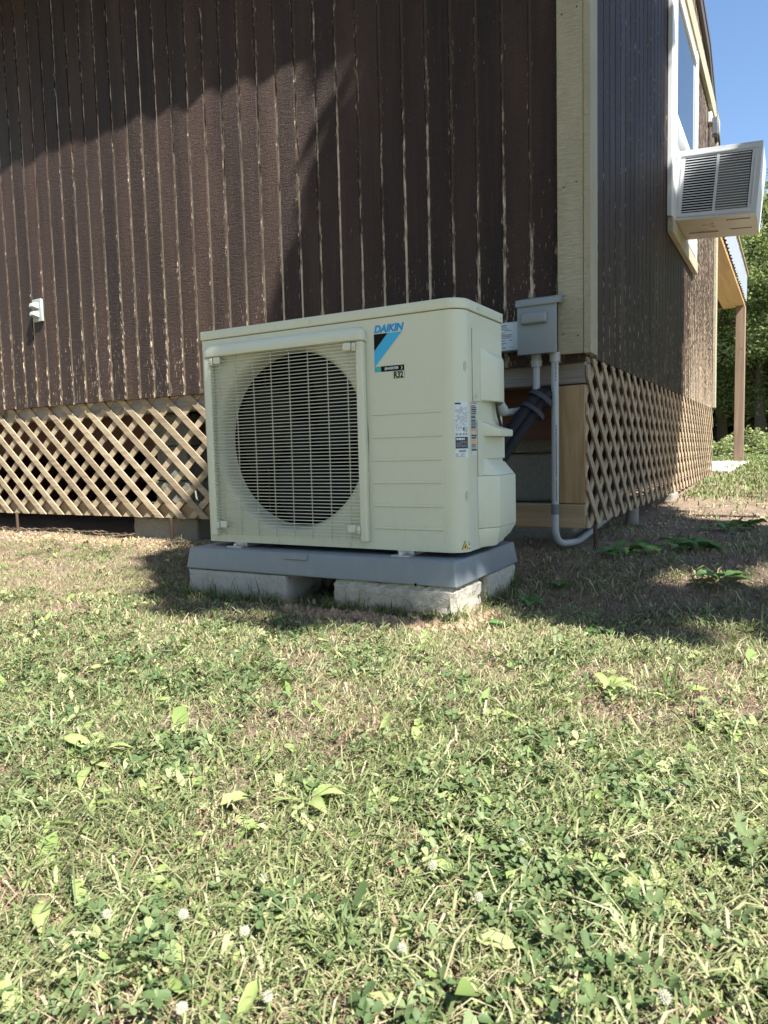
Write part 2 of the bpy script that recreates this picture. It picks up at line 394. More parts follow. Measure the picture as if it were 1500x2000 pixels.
# ------------------------------------------------------------------ ground cover
def cover(name, V, polys_n, T, material, label, cat):
    """V (n,k,3) verts of n pieces with faces list of index tuples; T (n,) tint"""
    n, k, _ = V.shape; faces = polys_n
    me = bpy.data.meshes.new(name)
    lt = np.array([len(f) for f in faces]); fl = np.concatenate([np.array(f) for f in faces])
    allv = (fl[None,:]+(np.arange(n)*k)[:,None]).reshape(-1)
    tot = np.tile(lt, n); st = np.concatenate([[0], np.cumsum(tot)[:-1]])
    me.vertices.add(n*k); me.vertices.foreach_set('co', V.reshape(-1).astype('f4'))
    me.loops.add(len(allv)); me.loops.foreach_set('vertex_index', allv.astype('i4'))
    me.polygons.add(len(tot)); me.polygons.foreach_set('loop_start', st.astype('i4'))
    try: me.polygons.foreach_set('loop_total', tot.astype('i4'))
    except Exception: pass
    me.update(calc_edges=True)
    a = me.attributes.new('tint', 'FLOAT', 'POINT'); a.data.foreach_set('value', np.repeat(T, k).astype('f4'))
    me.materials.append(material); me.validate()
    return link(name, me, label=label, cat=cat, kind='stuff') if label else link(name, me, kind='stuff')
def free_spot(x, y):
    """not inside the blocks"""
    b = ((x > -1.75) & (x < -1.345) & (y > 1.742) & (y < 1.94)) | ((x > -1.176) & (x < -.779) & (y > 1.737) & (y < 1.94)) | \
        ((x > -1.75) & (x < -1.345) & (y > 1.985) & (y < 2.22)) | ((x > -1.16) & (x < -.775) & (y > 1.975) & (y < 2.215))
    return ~b
def scatter(n, box, dens, falloff=1.2):
    x0, x1, y0, y1 = box; xs = []; ys = []; tot = 0
    while tot < n:
        m = n*3; x = rng.uniform(x0, x1, m); y = rng.uniform(y0, y1, m)
        d = np.hypot(x, y); pr = np.minimum(1, (.75/np.maximum(d, .3))**falloff)*dens(x, y)
        k = (rng.random(m) < pr) & free_spot(x, y); xs.append(x[k]); ys.append(y[k]); tot += k.sum()
    return np.concatenate(xs)[:n], np.concatenate(ys)[:n]
def blades(x, y, L, w, lean, az, z0=0.0, curl=.5):
    n = len(x); z = gz(x, y)+z0
    dx, dy = np.cos(az), np.sin(az); px, py = -dy, dx
    h1 = L*.55*np.cos(lean*.7); r1 = L*.55*np.sin(lean*.7); h2 = h1+L*.45*np.cos(np.minimum(lean*(1+curl), 1.9)); r2_ = r1+L*.45*np.sin(np.minimum(lean*(1+curl), 1.9))
    V = np.zeros((n, 5, 3))
    V[:,0] = np.stack([x-px*w*.4, y-py*w*.4, z-.004], -1); V[:,1] = np.stack([x+px*w*.4, y+py*w*.4, z-.004], -1)
    V[:,2] = np.stack([x+dx*r1+px*w*.5, y+dy*r1+py*w*.5, z+h1], -1); V[:,3] = np.stack([x+dx*r1-px*w*.5, y+dy*r1-py*w*.5, z+h1], -1)
    V[:,4] = np.stack([x+dx*r2_, y+dy*r2_, np.maximum(z+h2, z+.002)], -1); return V
BF = [(0,1,2,3), (3,2,4)]
BOX = (-5.6, 1.3, .15, 2.62)
patchy = lambda x, y, sd: smooth01(.30, .62, vnoise(x, y, 9, sd)*.6+vnoise(x, y, 24, sd+1)*.4)
dens_g = lambda x, y: (1-.90*bare(x, y))*(.25+.75*patchy(x, y, 21))
dens_c = lambda x, y: (1-.95*bare(x, y))*smooth01(.40, .66, vnoise(x, y, 3.5, 31)*.5+vnoise(x, y, 11, 32)*.5+.10*smooth01(1.5, .7, y))*(.15+.85*patchy(x, y, 35))
n = 94000; x, y = scatter(n, BOX, dens_g, 1.2)
tuft = vnoise(x, y, 30, 41)
dry = lambda x, y: smooth01(.85, 1.25, y)*(1-smooth01(1.75, 2.0, y))*smooth01(.25, .65, vnoise(x, y, 1.8, 44)*.6+vnoise(x, y, 6, 45)*.4)
L = rng.gamma(3.5, .0078, n)*(.45+1.0*tuft); cover('grass', blades(x, y, np.clip(L, .008, .095), rng.gamma(5, .00030, n)+.0004, rng.uniform(.85, 1.57, n), rng.uniform(0, 6.283, n)),
      BF, np.clip(rng.normal(.36, .25, n)+(tuft-.5)*.35+(rng.random(n) < .07)*.5+.10*dry(x, y), 0, 1), M_grass, 'short mown grass blades growing across the lawn', 'grass')
n = 170000; dens_k = lambda x, y: (1-.72*bare(x, y))*(.30+.70*patchy(x, y, 51))
x, y = scatter(n, BOX, dens_k, 1.15)
lay = np.sin(3.1*vnoise(x, y, 1.6, 53)+.8)*1.2          # the mower laid the clippings down in swathes
cover('grass_clippings', blades(x, y, rng.gamma(3.2, .0082, n), rng.gamma(3, .00038, n)+.0004, rng.uniform(1.25, 1.62, n), lay+rng.normal(0, .9, n)+math.pi*rng.integers(0, 2, n), rng.uniform(.001, .018, n)),
      BF, np.clip(rng.beta(1.4, 2.2, n)+.25*(vnoise(x, y, 3, 52)-.5)+.13*dry(x, y), 0, 1), M_clip, 'pale dry grass clippings lying over the lawn', 'clippings')
n = 80000; x, y = scatter(n, BOX, lambda x, y: .45+.55*bare(x, y), 1.15)
cover('thatch', blades(x, y, rng.gamma(3, .006, n), rng.gamma(3, .0004, n)+.0003, rng.uniform(1.35, 1.6, n), rng.uniform(0, 6.28, n), rng.uniform(0, .014, n)), BF, rng.random(n), M_thatch, 'brown dead stems and thatch between the grass', 'thatch')
n = 24000; x, y = scatter(n, BOX, dens_c, 1.0)
def clover(x, y):
    n = len(x); z = gz(x, y)+rng.gamma(3.5, .0042, n); az0 = rng.uniform(0, 6.283, n); S = rng.gamma(9, .00050, n)+.0012
    tx, ty = rng.normal(0, .38, n), rng.normal(0, .38, n); out = []
    prof = [(0, 0), (.55, .42), (1.15, .52), (1.5, .24), (1.42, 0), (1.5, -.24), (1.15, -.52), (.55, -.42)]
    for k in range(3):
        az = az0+k*2.094+rng.normal(0, .2, n); c, s = np.cos(az), np.sin(az); V = np.zeros((n, 8, 3)); up = rng.uniform(-.45, .6, n); fold = rng.uniform(.0, .9, n)
        for i, (a, b) in enumerate(prof):
            lx = (a*c-b*s)*S; ly = (a*s+b*c)*S
            V[:,i] = np.stack([x+lx, y+ly, z+tx*lx+ty*ly+a*S*up+abs(b)*S*fold], -1)
        out.append(V)
    return np.concatenate(out)
T = np.clip(rng.normal(.42, .26, n)+(rng.random(n) < .05)*.5, 0, 1)
cover('clover', clover(x, y), [(0,1,2,3,4), (0,4,5,6,7)], np.tile(T, 3), M_clover, 'low three-leaf clover growing through the lawn', 'clover')
n = 12000; x, y = scatter(n, BOX, lambda x, y: 1-.85*bare(x, y), .95)        # torn leaf scraps
def ovals(x, y, S, el, z0, tilt):
    n = len(x); z = gz(x, y)+z0; az = rng.uniform(0, 6.283, n); c, s = np.cos(az), np.sin(az)
    tx, ty = rng.normal(0, tilt, n), rng.normal(0, tilt, n); prof = [(-1, 0), (-.4, .5), (.4, .46), (1.05, 0), (.4, -.46), (-.4, -.5)]; V = np.zeros((n, 6, 3))
    for i, (a, b) in enumerate(prof):
        jx_ = rng.uniform(.75, 1.2, n); lx = (a*c-b*el*s)*S*jx_; ly = (a*s+b*el*c)*S*jx_; V[:,i] = np.stack([x+lx, y+ly, z+tx*lx+ty*ly+abs(b)*S*rng.uniform(0, .6, n)], -1)
    return V
cover('leaf_scraps', ovals(x, y, rng.gamma(3, .0024, n), rng.uniform(.4, 1.0, n), rng.uniform(.006, .02, n), .45), [(0,1,2,3), (0,3,4,5)], rng.random(n), M_weed,
      'torn pale green leaf scraps scattered over the mown lawn', 'leaf scraps')
# lawn behind the cabin's side
def dens_far(x, y): return (1-.9*bare(x, y))*np.where((x > -6.7) & (x < -.62) & (y < 11.3), 0, 1)*smooth01(3.0, 5.0, y+.6*(vnoise(x, y, 3, 61)-.5))
def scat2(n, box, dens):
    x0, x1, y0, y1 = box; X = []; t = 0
    while t < n:
        m = n*4; x = rng.uniform(x0, x1, m); y = y0+(y1-y0)*rng.random(m)**1.7; k = rng.random(m) < dens(x, y); X.append(np.stack([x[k], y[k]])); t += k.sum()
    return np.concatenate(X, 1)[:,:n]
n = 75000; x, y = scat2(n, (-3.0, 3.2, 2.6, 19), dens_far); d = np.hypot(x, y)
cover('lawn_grass', blades(x, y, rng.uniform(.02, .05, n), .0030+.0009*d*rng.uniform(.6, 1.3, n), rng.uniform(.3, 1.2, n), rng.uniform(0, 6.28, n)), BF,
      np.clip(rng.normal(.45, .22, n), 0, 1), M_grass, 'sunlit lawn grass beyond the far corner of the cabin', 'grass')
n = 11000; x, y = scat2(n, (-.95, 1.4, 1.9, 4.6), lambda x, y: .15+.85*smooth01(.5, .75, vnoise(x, y, 5, 71)))
cover('shaded_litter', blades(x, y, rng.gamma(3, .010, n), rng.uniform(.0018, .005, n), rng.uniform(.9, 1.6, n), rng.uniform(0, 6.28, n), rng.uniform(0, .01, n)), BF,
      rng.beta(1.6, 2, n), M_clip, 'sparse clippings on the shaded bare earth beside the corner', 'clippings')
# ragged grass the mower missed along the blocks
n = 2600; q = rng.integers(0, 3, n); ex = np.where(q == 0, rng.uniform(-1.77, -1.33, n), np.where(q == 1, rng.uniform(-1.2, -.76, n), -.772+abs(rng.normal(0, .012, n)))); ey = np.where(q == 2, rng.uniform(1.72, 2.22, n), 1.733-abs(rng.normal(0, .014, n)))
kk = rng.random(n) < smooth01(.3, .7, vnoise(ex, ey, 14, 95)); ex, ey = ex[kk], ey[kk]; n = len(ex)
cover('edge_grass', blades(ex, ey, rng.gamma(4, .009, n), rng.gamma(5, .00034, n)+.0004, rng.uniform(.1, 1.1, n), rng.uniform(0, 6.28, n)), BF, np.clip(rng.normal(.38, .25, n), 0, 1), M_grass, 'ragged grass growing against the foot of the concrete blocks', 'grass')
# crumbs of earth
def crumbs(name, pts, label, m):
    b = MB(); ico = [(1,0,-.2),(-.5,.86,-.1),(-.5,-.86,0),(.1,.1,.9),(0,0,-.6)]
    for x, y, s in pts:
        a = rnd.uniform(0, 6.28); c, q = math.cos(a), math.sin(a); z = float(gz(x, y))+s*.3
        k = [(x+(u*c-v*q)*s*rnd.uniform(.7,1.2), y+(u*q+v*c)*s*rnd.uniform(.7,1.2), z+w*s*rnd.uniform(.6,1.1)) for u, v, w in ico]
        b.add(k, [(0,1,3),(1,2,3),(2,0,3),(1,0,4),(2,1,4),(0,2,4)])
    return b.build(name, m, label=label, cat='soil', kind='stuff')
pts = [(rnd.gauss(-1.0, .16), 1.725-abs(rnd.gauss(0, .05)), abs(rnd.gauss(.005, .005))+.002) for _ in range(900)]
pts += [(-.76+abs(rnd.gauss(0, .04)), rnd.uniform(1.72, 1.98), abs(rnd.gauss(.003, .003))+.002) for _ in range(160)]
crumbs('soil_crumbs', pts, 'reddish soil crumbs heaped against the rough front block', M_clod)
pts = [(rnd.uniform(-5.2, -1.75), rnd.gauss(2.48, .07), abs(rnd.gauss(.004, .004))+.002) for _ in range(1500)]
pts += [(rnd.uniform(-.95, .4), rnd.uniform(2.2, 4.6), abs(rnd.gauss(.004, .004))+.002) for _ in range(900)]
crumbs('loose_soil', pts, 'loose dirt crumbs along the foot of the cabin', M_clod)

# ------------------------------------------------------------------ cabin
XL, XR, YF, YB = -6.62, -.64, 2.58, 7.22
ZB, ZT = .765, 3.15
cabin = empty('cabin', (-3.6, 4.9, 0), label='weathered dark brown timber cabin with beige corner trim and lattice skirting', cat='cabin')
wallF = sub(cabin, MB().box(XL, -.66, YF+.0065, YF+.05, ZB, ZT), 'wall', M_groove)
bw = GP-.0128
def board_mesh(name, w, h, m, axis):
    b = MB(); e = .002; t = .0063 if axis == 0 else .012
    prof = [(-w/2, t), (-w/2, e), (-w/2+e, 0), (w/2-e, 0), (w/2, e), (w/2, t)]
    if axis == 0: b.prism([(x, y) for x, y in prof], 0, h)
    else: b.prism([(-y, x) for x, y in prof][::-1][::-1], 0, h)
    return b.mesh(name, m)
bmF = board_mesh('siding_board', bw, ZT-ZB, M_side, 0)
def child(parent, name, me, loc, rot=None):
    o = bpy.data.objects.new(name, me); C.objects.link(o); o.parent = parent
    o.matrix_parent_inverse = parent_world(parent).inverted(); o.location = loc
    if rot: o.rotation_euler = rot
    return o
k = 0
while True:
    xc = GX0 + GP*31.5 - GP*k
    if xc-bw/2 < XL: break
    if xc+bw/2 > -.70 and k == 0: pass
    child(wallF, 'siding_board', bmF, (xc, YF, ZB-.004*rnd.random())); k += 1
wS = MB()
WIN = (4.47, 5.56, 1.78, 3.06)
wS.box(XR-.05, XR-.012, 2.63, WIN[0], .785, 3.15).box(XR-.05, XR-.012, WIN[1], YB, .785, 3.15).box(XR-.05, XR-.012, WIN[0], WIN[1], .785, WIN[2]).box(XR-.05, XR-.012, WIN[0], WIN[1], WIN[3], 3.15)
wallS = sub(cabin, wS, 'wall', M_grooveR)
bmS = {}
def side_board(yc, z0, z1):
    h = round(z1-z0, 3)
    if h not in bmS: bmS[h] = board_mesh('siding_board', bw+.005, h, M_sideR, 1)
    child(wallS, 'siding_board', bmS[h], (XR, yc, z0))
k = 0
while True:
    yc = 2.66 + GP*(k+.5)
    if yc+bw/2 > YB: break
    if WIN[0]-.02 < yc < WIN[1]+.02: side_board(yc, .785, WIN[2]); side_board(yc, WIN[3], 3.15)
    else: side_board(yc, .785, 3.15)
    k += 1
sub(cabin, MB().box(XL, XL+.05, YF+.05, YB-.05, ZB, ZT), 'wall', M_side)
sub(cabin, MB().box(XL, XR-.05, YB-.05, YB, ZB, ZT), 'wall', M_side)
sub(cabin, MB().box(XL+.02, XR-.06, YF+.06, YB-.06, .76, .80), 'floor_deck', M_joist)
# corner trims
sub(cabin, MB().box(-.731, -.6405, YF-.022, YF-.0015, .79, 3.12), 'corner_trim', M_trim, bevel=.002, seg=1)
sub(cabin, MB().box(-.6395, -.616, YF-.024, 2.662, .788, 3.15), 'corner_trim', M_trim, bevel=.002, seg=1)
sub(cabin, MB().box(-.639, -.616, YB-.10, YB+.02, .79, 3.15), 'corner_trim', M_trim, bevel=.002, seg=1)
sub(cabin, MB().box(-.639, -.612, 2.67, YB+.02, 3.155, 3.29), 'band_board', M_trim, bevel=.002, seg=1)
nh = MB().tube([(0, -.0004, 0), (0, .0006, 0)], .0032, 8).mesh('nail_head', M_rust)
for xx_, zz_ in ((-.712, .86), (-.66, .85), (-.708, 1.36), (-.664, 1.37), (-.712, 1.93), (-.661, 1.94), (-.71, 2.45), (-.662, 2.44)): child(cabin, 'nail_head', nh, (xx_, YF-.0225, zz_))
# gable wall above the band and the roof
prof = [(2.25, 3.14), (2.75, 3.42), (3.4, 3.60), (4.9, 3.74), (6.36, 3.57), (6.77, 3.36), (7.27, 3.13)]
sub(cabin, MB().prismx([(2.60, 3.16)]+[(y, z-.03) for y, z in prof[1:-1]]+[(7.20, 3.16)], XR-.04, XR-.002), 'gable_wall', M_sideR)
rb = MB()
rb.prismx([(2.30, 3.16)]+prof[1:]+[(7.26, 3.10)]+[(y, z-.035) for y, z in prof[1:-1]][::-1]+[(2.30, 3.13)], XL-.1, XR+.03)
roof = sub(cabin, rb, 'roof', M_roof)
eb = MB(); nx = 140; vs = []; fs = []
for i in range(nx+1):
    x = XL-.1+(XR+.03-XL+.1)*i/nx; w = .006*math.sin(x*2*math.pi/.23)+.004*math.sin(x*11.7)+.003*math.sin(x*31.3)
    vs += [(x, 2.31, 3.168), (x, 2.235+w*.6, 3.140+w), (x, 2.235+w*.6, 3.134+w), (x, 2.31, 3.150)]
for i in range(nx): fs += [(4*i+j, 4*i+4+j, 4*i+4+(j+1)%4, 4*i+(j+1)%4) for j in range(4)]
o = sub(roof, eb.add(vs, fs), 'corrugated_eave', M_roof)
rk = MB(); out = [(y, z+.004) for y, z in prof]
for (y0, z0), (y1, z1) in zip(out[:-1], out[1:]): rk.prismx([(y0, z0-.12), (y1, z1-.12), (y1, z1), (y0, z0)], XR+.0005, XR+.024)
sub(roof, rk, 'rake_board', M_roof)
# sill beam, corner lumber, under-floor framing
sub(cabin, MB().box(XL+.02, -.647, 2.607, 2.70, .69, .764), 'sill_beam', M_beam, bevel=.004, seg=1)
sub(cabin, MB().box(-.735, -.6475, 2.612, 2.69, .765, .786), 'sill_beam', M_beam)
sub(cabin, MB().box(XL+.1, -.70, 2.80, 2.84, .50, .755), 'floor_joist', M_joist)
sub(cabin, MB().box(-.70, -.663, 2.85, YB-.1, .60, .755), 'floor_joist', M_joist)
sub(cabin, MB().box(-.743, -.6465, 2.600, 2.638, .258, .684), 'corner_board', M_lumb, bevel=.003, seg=1)
sub(cabin, MB().box(-1.60, -.6465, 2.600, 2.638, .168, .2555), 'base_board', M_lumbX, bevel=.003, seg=1)
sub(cabin, MB().box(XL+.05, -1.61, 2.6175, 2.65, .158, .235), 'base_board', M_lumbX, bevel=.003, seg=1)

sub(cabin, MB().box(XL+.02, XL+.045, YF+.08, YB-.06, .02, .7645), 'added_skirting', M_joist)  # added panels on the unseen sides, keeping daylight out from under the floor
sub(cabin, MB().box(XL+.05, XR-.04, YB-.04, YB-.015, .02, .7645), 'added_skirting', M_joist)
# lattice panels: every slat a piece
def lattice(name, u0, u1, z0, z1, ang, pitch, w, place, off):
    pn = empty(name); pn.parent = cabin; pn.matrix_parent_inverse = parent_world(cabin).inverted()
    slopes = math.tan(ang); t = .0068
    for layer, sg in ((0, -1), (1, 1)):
        du = (z1-z0)/slopes; k = int((u0-du)/pitch)-1
        while True:
            ub = off*layer + k*pitch; k += 1
            if ub > u1+du: break
            # centre line passes (ub, z0) for sg=+1 going up to the right, for sg=-1 going up to the left
            hw = w/2/math.sin(ang); poly = [(ub-hw, z0), (ub+hw, z0), (ub+hw+sg*du, z1), (ub-hw+sg*du, z1)]
            poly = clip(poly, u0, u1)
            if len(poly) < 3: continue
            jit = rnd.uniform(-.0015, .0015); a = layer*(t+.0012)+jit*.3; cu = sum(p[0] for p in poly)/len(poly); cz = (z0+z1)/2
            b = MB(); place(b, [(u-cu, z-cz) for u, z in poly], a, a+t)
            o = b.build('lattice_slat', M_latt, pn); o.matrix_parent_inverse = parent_world(pn).inverted(); loc = place(None, (cu, cz), 0, 0); o.location = loc
    return pn
def clip(poly, u0, u1):
    for lim, sgn in ((u0, 1), (u1, -1)):
        out = []
        for i in range(len(poly)):
            a, b = poly[i], poly[(i+1)%len(poly)]; ia = sgn*(a[0]-lim) >= 0; ib = sgn*(b[0]-lim) >= 0
            if ia: out.append(a)
            if ia != ib: t = (lim-a[0])/(b[0]-a[0]); out.append((lim, a[1]+t*(b[1]-a[1])))
        poly = out
        if not poly: break
    return poly
def pl_front(b, p, a0, a1):
    if b is None: return (p[0], 2.597, p[1])
    b.prismy(p, a0, a1)
def pl_side(b, p, a0, a1):
    if b is None: return (XR+.002, p[0], p[1])
    b.prismx([(u, z) for u, z in p], -a0, -a1)
lattice('lattice_panel', XL+.03, -1.56, .160, .762, R(40.5), .155, .0325, pl_front, .055)
lattice('lattice_panel', 2.606, YB, .168, .783, R(41), .155, .0335, pl_side, .05)

# window on the side wall
def box_part(parent, name, m, *b, bevel=.003, seg=1): return sub(parent, MB().box(*b), name, m, bevel=bevel, seg=seg)
win = empty('window'); win.parent = cabin; win.matrix_parent_inverse = parent_world(cabin).inverted()
box_part(win, 'window_trim', M_white, XR+.0015, -.612, 4.40, 4.495, 1.74, 3.12)
box_part(win, 'window_trim', M_white, XR+.0015, -.612, 5.53, 5.62, 1.74, 3.12)
box_part(win, 'window_trim', M_trim, XR+.0015, -.606, 4.42, 5.62, 1.655, 1.738)
box_part(win, 'window_trim', M_trim, XR+.0015, -.614, 4.4955, 5.5295, 3.06, 3.12)
fr = MB()
for a in ((4.4965, 4.56, 1.745, 3.055), (5.47, 5.528, 1.745, 3.055), (4.5605, 5.4695, 3.0, 3.055), (4.5605, 5.4695, 2.28, 2.345), (4.99, 5.4695, 1.745, 1.80)): fr.box(XR-.03, -.607, *a)
sub(win, fr, 'window_frame', M_white, bevel=.004, seg=1)
sub(win, MB().box(-.624, -.618, 4.55, 5.48, 2.33, 3.01), 'window_pane', M_glass)
sub(win, MB().box(XR-.025, XR-.015, 4.99, 5.48, 1.78, 2.30), 'window_pane', M_glass)
sub(win, MB().box(XR-.028, XR+.004, 4.545, 5.0, 2.14, 2.285), 'filler_panel', M_white)
wb = empty('wall_light'); wb.parent = cabin; wb.matrix_parent_inverse = parent_world(cabin).inverted()
box_part(wb, 'light_base', M_white, XR+.001, XR+.03, 6.50, 6.62, 3.02, 3.10)
box_part(wb, 'light_shade', M_pvcd, XR+.0305, XR+.07, 6.52, 6.60, 2.93, 3.06)

# ------------------------------------------------------------------ pier blocks and stakes
def conc_block(name, x0, x1, y0, y1, z0, z1, m, amp, label, group=None, seed=0, cores=False):
    bm = bmesh.new(); nx, ny, nz = (int(max(2, (b-a)/.013)) for a, b in ((x0, x1), (y0, y1), (z0, z1)))
    if amp < .001: nx = ny = nz = 2
    def P(i, j, k): return Vector((x0+(x1-x0)*i/nx, y0+(y1-y0)*j/ny, z0+(z1-z0)*k/nz))
    vd = {}
    def vert(i, j, k):
        if (i, j, k) not in vd:
            p = P(i, j, k); c = Vector(((x0+x1)/2, (y0+y1)/2, (z0+z1)/2)); ne = (i in (0, nx))+(j in (0, ny))+(k in (0, nz))
            d = noise.noise(p*38+Vector((seed, 0, 0)))*amp + noise.noise(p*110)*amp*.6
            nrm = Vector(((-1 if i == 0 else 1 if i == nx else 0), (-1 if j == 0 else 1 if j == ny else 0), (-1 if k == 0 else 1 if k == nz else 0)))
            p = p+nrm*d-nrm*(amp*1.1 if ne >= 2 else 0)*(1+abs(noise.noise(p*60))*2); vd[(i, j, k)] = bm.verts.new(p)
        return vd[(i, j, k)]
    for i in range(nx):
        for j in range(ny):
            bm.faces.new([vert(i,j,0), vert(i,j+1,0), vert(i+1,j+1,0), vert(i+1,j,0)]); bm.faces.new([vert(i,j,nz), vert(i+1,j,nz), vert(i+1,j+1,nz), vert(i,j+1,nz)])
        for k in range(nz):
            bm.faces.new([vert(i,0,k), vert(i+1,0,k), vert(i+1,0,k+1), vert(i,0,k+1)]); bm.faces.new([vert(i,ny,k), vert(i,ny,k+1), vert(i+1,ny,k+1), vert(i+1,ny,k)])
    for j in range(ny):
        for k in range(nz):
            bm.faces.new([vert(0,j,k), vert(0,j,k+1), vert(0,j+1,k+1), vert(0,j+1,k)]); bm.faces.new([vert(nx,j,k), vert(nx,j+1,k), vert(nx,j+1,k+1), vert(nx,j,k+1)])
    me = bpy.data.meshes.new(name); bm.to_mesh(me); bm.free(); me.materials.append(m)
    return link(name, me, label=label, cat='concrete block', group=group)
gB = 'blocks carrying the equipment pad'
conc_block('concrete_block', -1.75, -1.345, 1.742, 1.94, -.03, .0925, M_block, .0018, 'smooth grey concrete block under the left front of the grey pad', gB, 1)
conc_block('concrete_block', -1.176, -.779, 1.737, 1.94, -.045, .0925, M_block2, .0055, 'rough pale split-face concrete block under the right front of the pad', gB, 2)
conc_block('concrete_block', -1.16, -.775, 1.975, 2.215, -.02, .0925, M_block2, .002, 'concrete block under the rear right corner of the grey pad, mostly shaded', gB, 3)
conc_block('concrete_block', -1.75, -1.345, 1.985, 2.22, -.02, .0925, M_block, .0018, 'concrete block at the rear left under the pad, seen through the gap', gB, 4)
gP = 'pier blocks under the cabin'
for i, (x0, x1, y0, y1, z0, z1, lb) in enumerate([
    (-3.06, -2.60, 2.665, 2.90, -.02, .150, 'wide concrete footing block below the front lattice'),
    (-2.92, -2.66, 2.70, 2.90, .153, .34, 'lower block of the pier behind the front lattice'),
    (-2.90, -2.68, 2.70, 2.90, .343, .52, 'middle block of the pier behind the front lattice'),
    (-2.92, -2.66, 2.70, 2.78, .523, .685, 'top block of the pier behind the front lattice'),
    (-1.06, -.76, 2.88, 3.08, .02, .24, 'bottom block of the corner pier behind the conduits'),
    (-1.05, -.76, 2.88, 3.08, .243, .44, 'second block up in the corner pier behind the black pipes'),
    (-1.06, -.77, 2.88, 3.08, .443, .60, 'topmost block of the corner pier, behind the bundled black pipes'),
    (-.80, -.64, 4.75, 4.98, .06, .165, 'low concrete block under the lit end of the side lattice')]):
    conc_block('pier_block', x0, x1, y0, y1, z0, z1, M_pier, .0022, lb, gP, i+9)
for x, y, z0, z1, r, lb in [(-2.70, 2.588, -.02, .16, .008, 'thin rusty stake holding the front lattice beside the footing block'), (-3.95, 2.588, -.02, .165, .008, 'thin rusty stake below the front lattice at the far left'),
                        (-.632, 2.69, .0, .175, .008, 'thin rusty stake below the lattice at the cabin corner')]:
    s = MB().tube([(x, y, z0), (x+.002, y, (z0+z1)/2), (x, y, z1)], r, 8).build('stake', M_rust, smooth=True, label=lb, cat='stake', group='stakes under the lattice')
MB().tube([(-.655, 3.52, .0), (-.655, 3.52, .085), (-.655, 3.52, .168)], .030, 18).build('pipe_stub', M_pier, smooth=True, label='short grey upright pipe standing under the side lattice', cat='pipe')

# ------------------------------------------------------------------ outdoor condenser
UX0, UX1, UY0, UY1, UZ0, UZ1 = -1.712, -.78, 1.81, 2.135, .178, .872
LZ = .8435; CR = .05
unit = empty('outdoor_condenser', ((UX0+UX1)/2, 1.97, .17), label='cream outdoor heat pump condenser with round fan behind a wire grille on a grey pad', cat='heat pump')
FX, FZ, FR = -1.372, .508, .286
bm_ = MB()
# front sheet with round opening
rx0, rx1, rz0, rz1 = UX0+.006, -1.045, UZ0, LZ-.002
angs = sorted([2*math.pi*i/96 for i in range(96)]+[math.atan2(z-FZ, x-FX) % (2*math.pi) for x in (rx0, rx1) for z in (rz0, rz1)])
vs = []; fs = []
for a in angs:
    c, s = math.cos(a), math.sin(a); tx = ((rx1 if c > 0 else rx0)-FX)/c if abs(c) > 1e-9 else 1e9; tz = ((rz1 if s > 0 else rz0)-FZ)/s if abs(s) > 1e-9 else 1e9; t = min(tx, tz)
    vs += [(FX+c*(FR+.012), UY0, FZ+s*(FR+.012)), (FX+c*t, UY0, FZ+s*t)]
K = len(angs)
for i in range(K): j = (i+1) % K; fs.append((2*i, 2*i+1, 2*j+1, 2*j))
bm_.add(vs, fs)
bm_.add([(rx1, UY0, rz0), (UX1-CR, UY0, rz0), (UX1-CR, UY0, rz1), (rx1, UY0, rz1)], [(0,1,2,3)])
arc = [(UX1-CR+CR*math.sin(t), UY0+CR-CR*math.cos(t)) for t in np.linspace(0, math.pi/2, 13)]
arc.append((UX1, 1.868)); vs = []; fs = []
for x, y in arc: vs += [(x, y, rz0), (x, y, rz1)]
for i in range(len(arc)-1): fs.append((2*i, 2*i+2, 2*i+3, 2*i+1))
bm_.add(vs, fs)
bm_.add([(rx0, UY0, rz0), (rx0, UY0, rz1), (UX0, UY0+.006, rz1), (UX0, UY0+.006, rz0), (UX0, UY1, rz1), (UX0, UY1, rz0)], [(0,1,2,3), (3,2,4,5)])
casing = sub(unit, bm_, 'casing', M_cream, smooth=True)
sub(unit, MB().box(UX0+.003, UX1-.0012, 1.8695, UY1-.01, UZ0+.002, LZ).box(UX0+.004, -.85, UY1-.0095, UY1, UZ0+.002, LZ-.001), 'casing', M_cream, bevel=.003) if 0 else None
sc = MB(); sx = UX1-.0012
sc.add([(sx, 1.8695, UZ0), (sx, UY1-.012, UZ0), (sx, UY1-.012, LZ-.002), (sx, 1.8695, LZ-.002)], [(0,1,2,3)])
sc.add([(sx, UY1-.012, UZ0), (sx-.012, UY1, UZ0), (sx-.012, UY1, LZ-.002), (sx, UY1-.012, LZ-.002)], [(0,1,2,3)])
sc.add([(sx-.012, UY1, UZ0), (UX0, UY1, UZ0), (UX0, UY1, LZ-.002), (sx-.012, UY1, LZ-.002)], [(0,1,2,3)])
sc.add([(UX1, 1.868, UZ0), (sx-.004, 1.8688, UZ0), (sx-.004, 1.8688, LZ-.002), (UX1, 1.868, LZ-.002)], [(0,1,2,3)])
sub(unit, sc, 'casing', M_cream)
op = [(UX0+.004, UY0+.003), (UX1-CR, UY0+.002)]+[(x-.002, y+.001) for x, y in arc[1:-1]]+[(sx-.001, UY1-.012), (UX0+.004, UY1-.002)]
sub(unit, MB().prism(op, UZ0+.003, UZ0+.012), 'base_pan', M_dark)
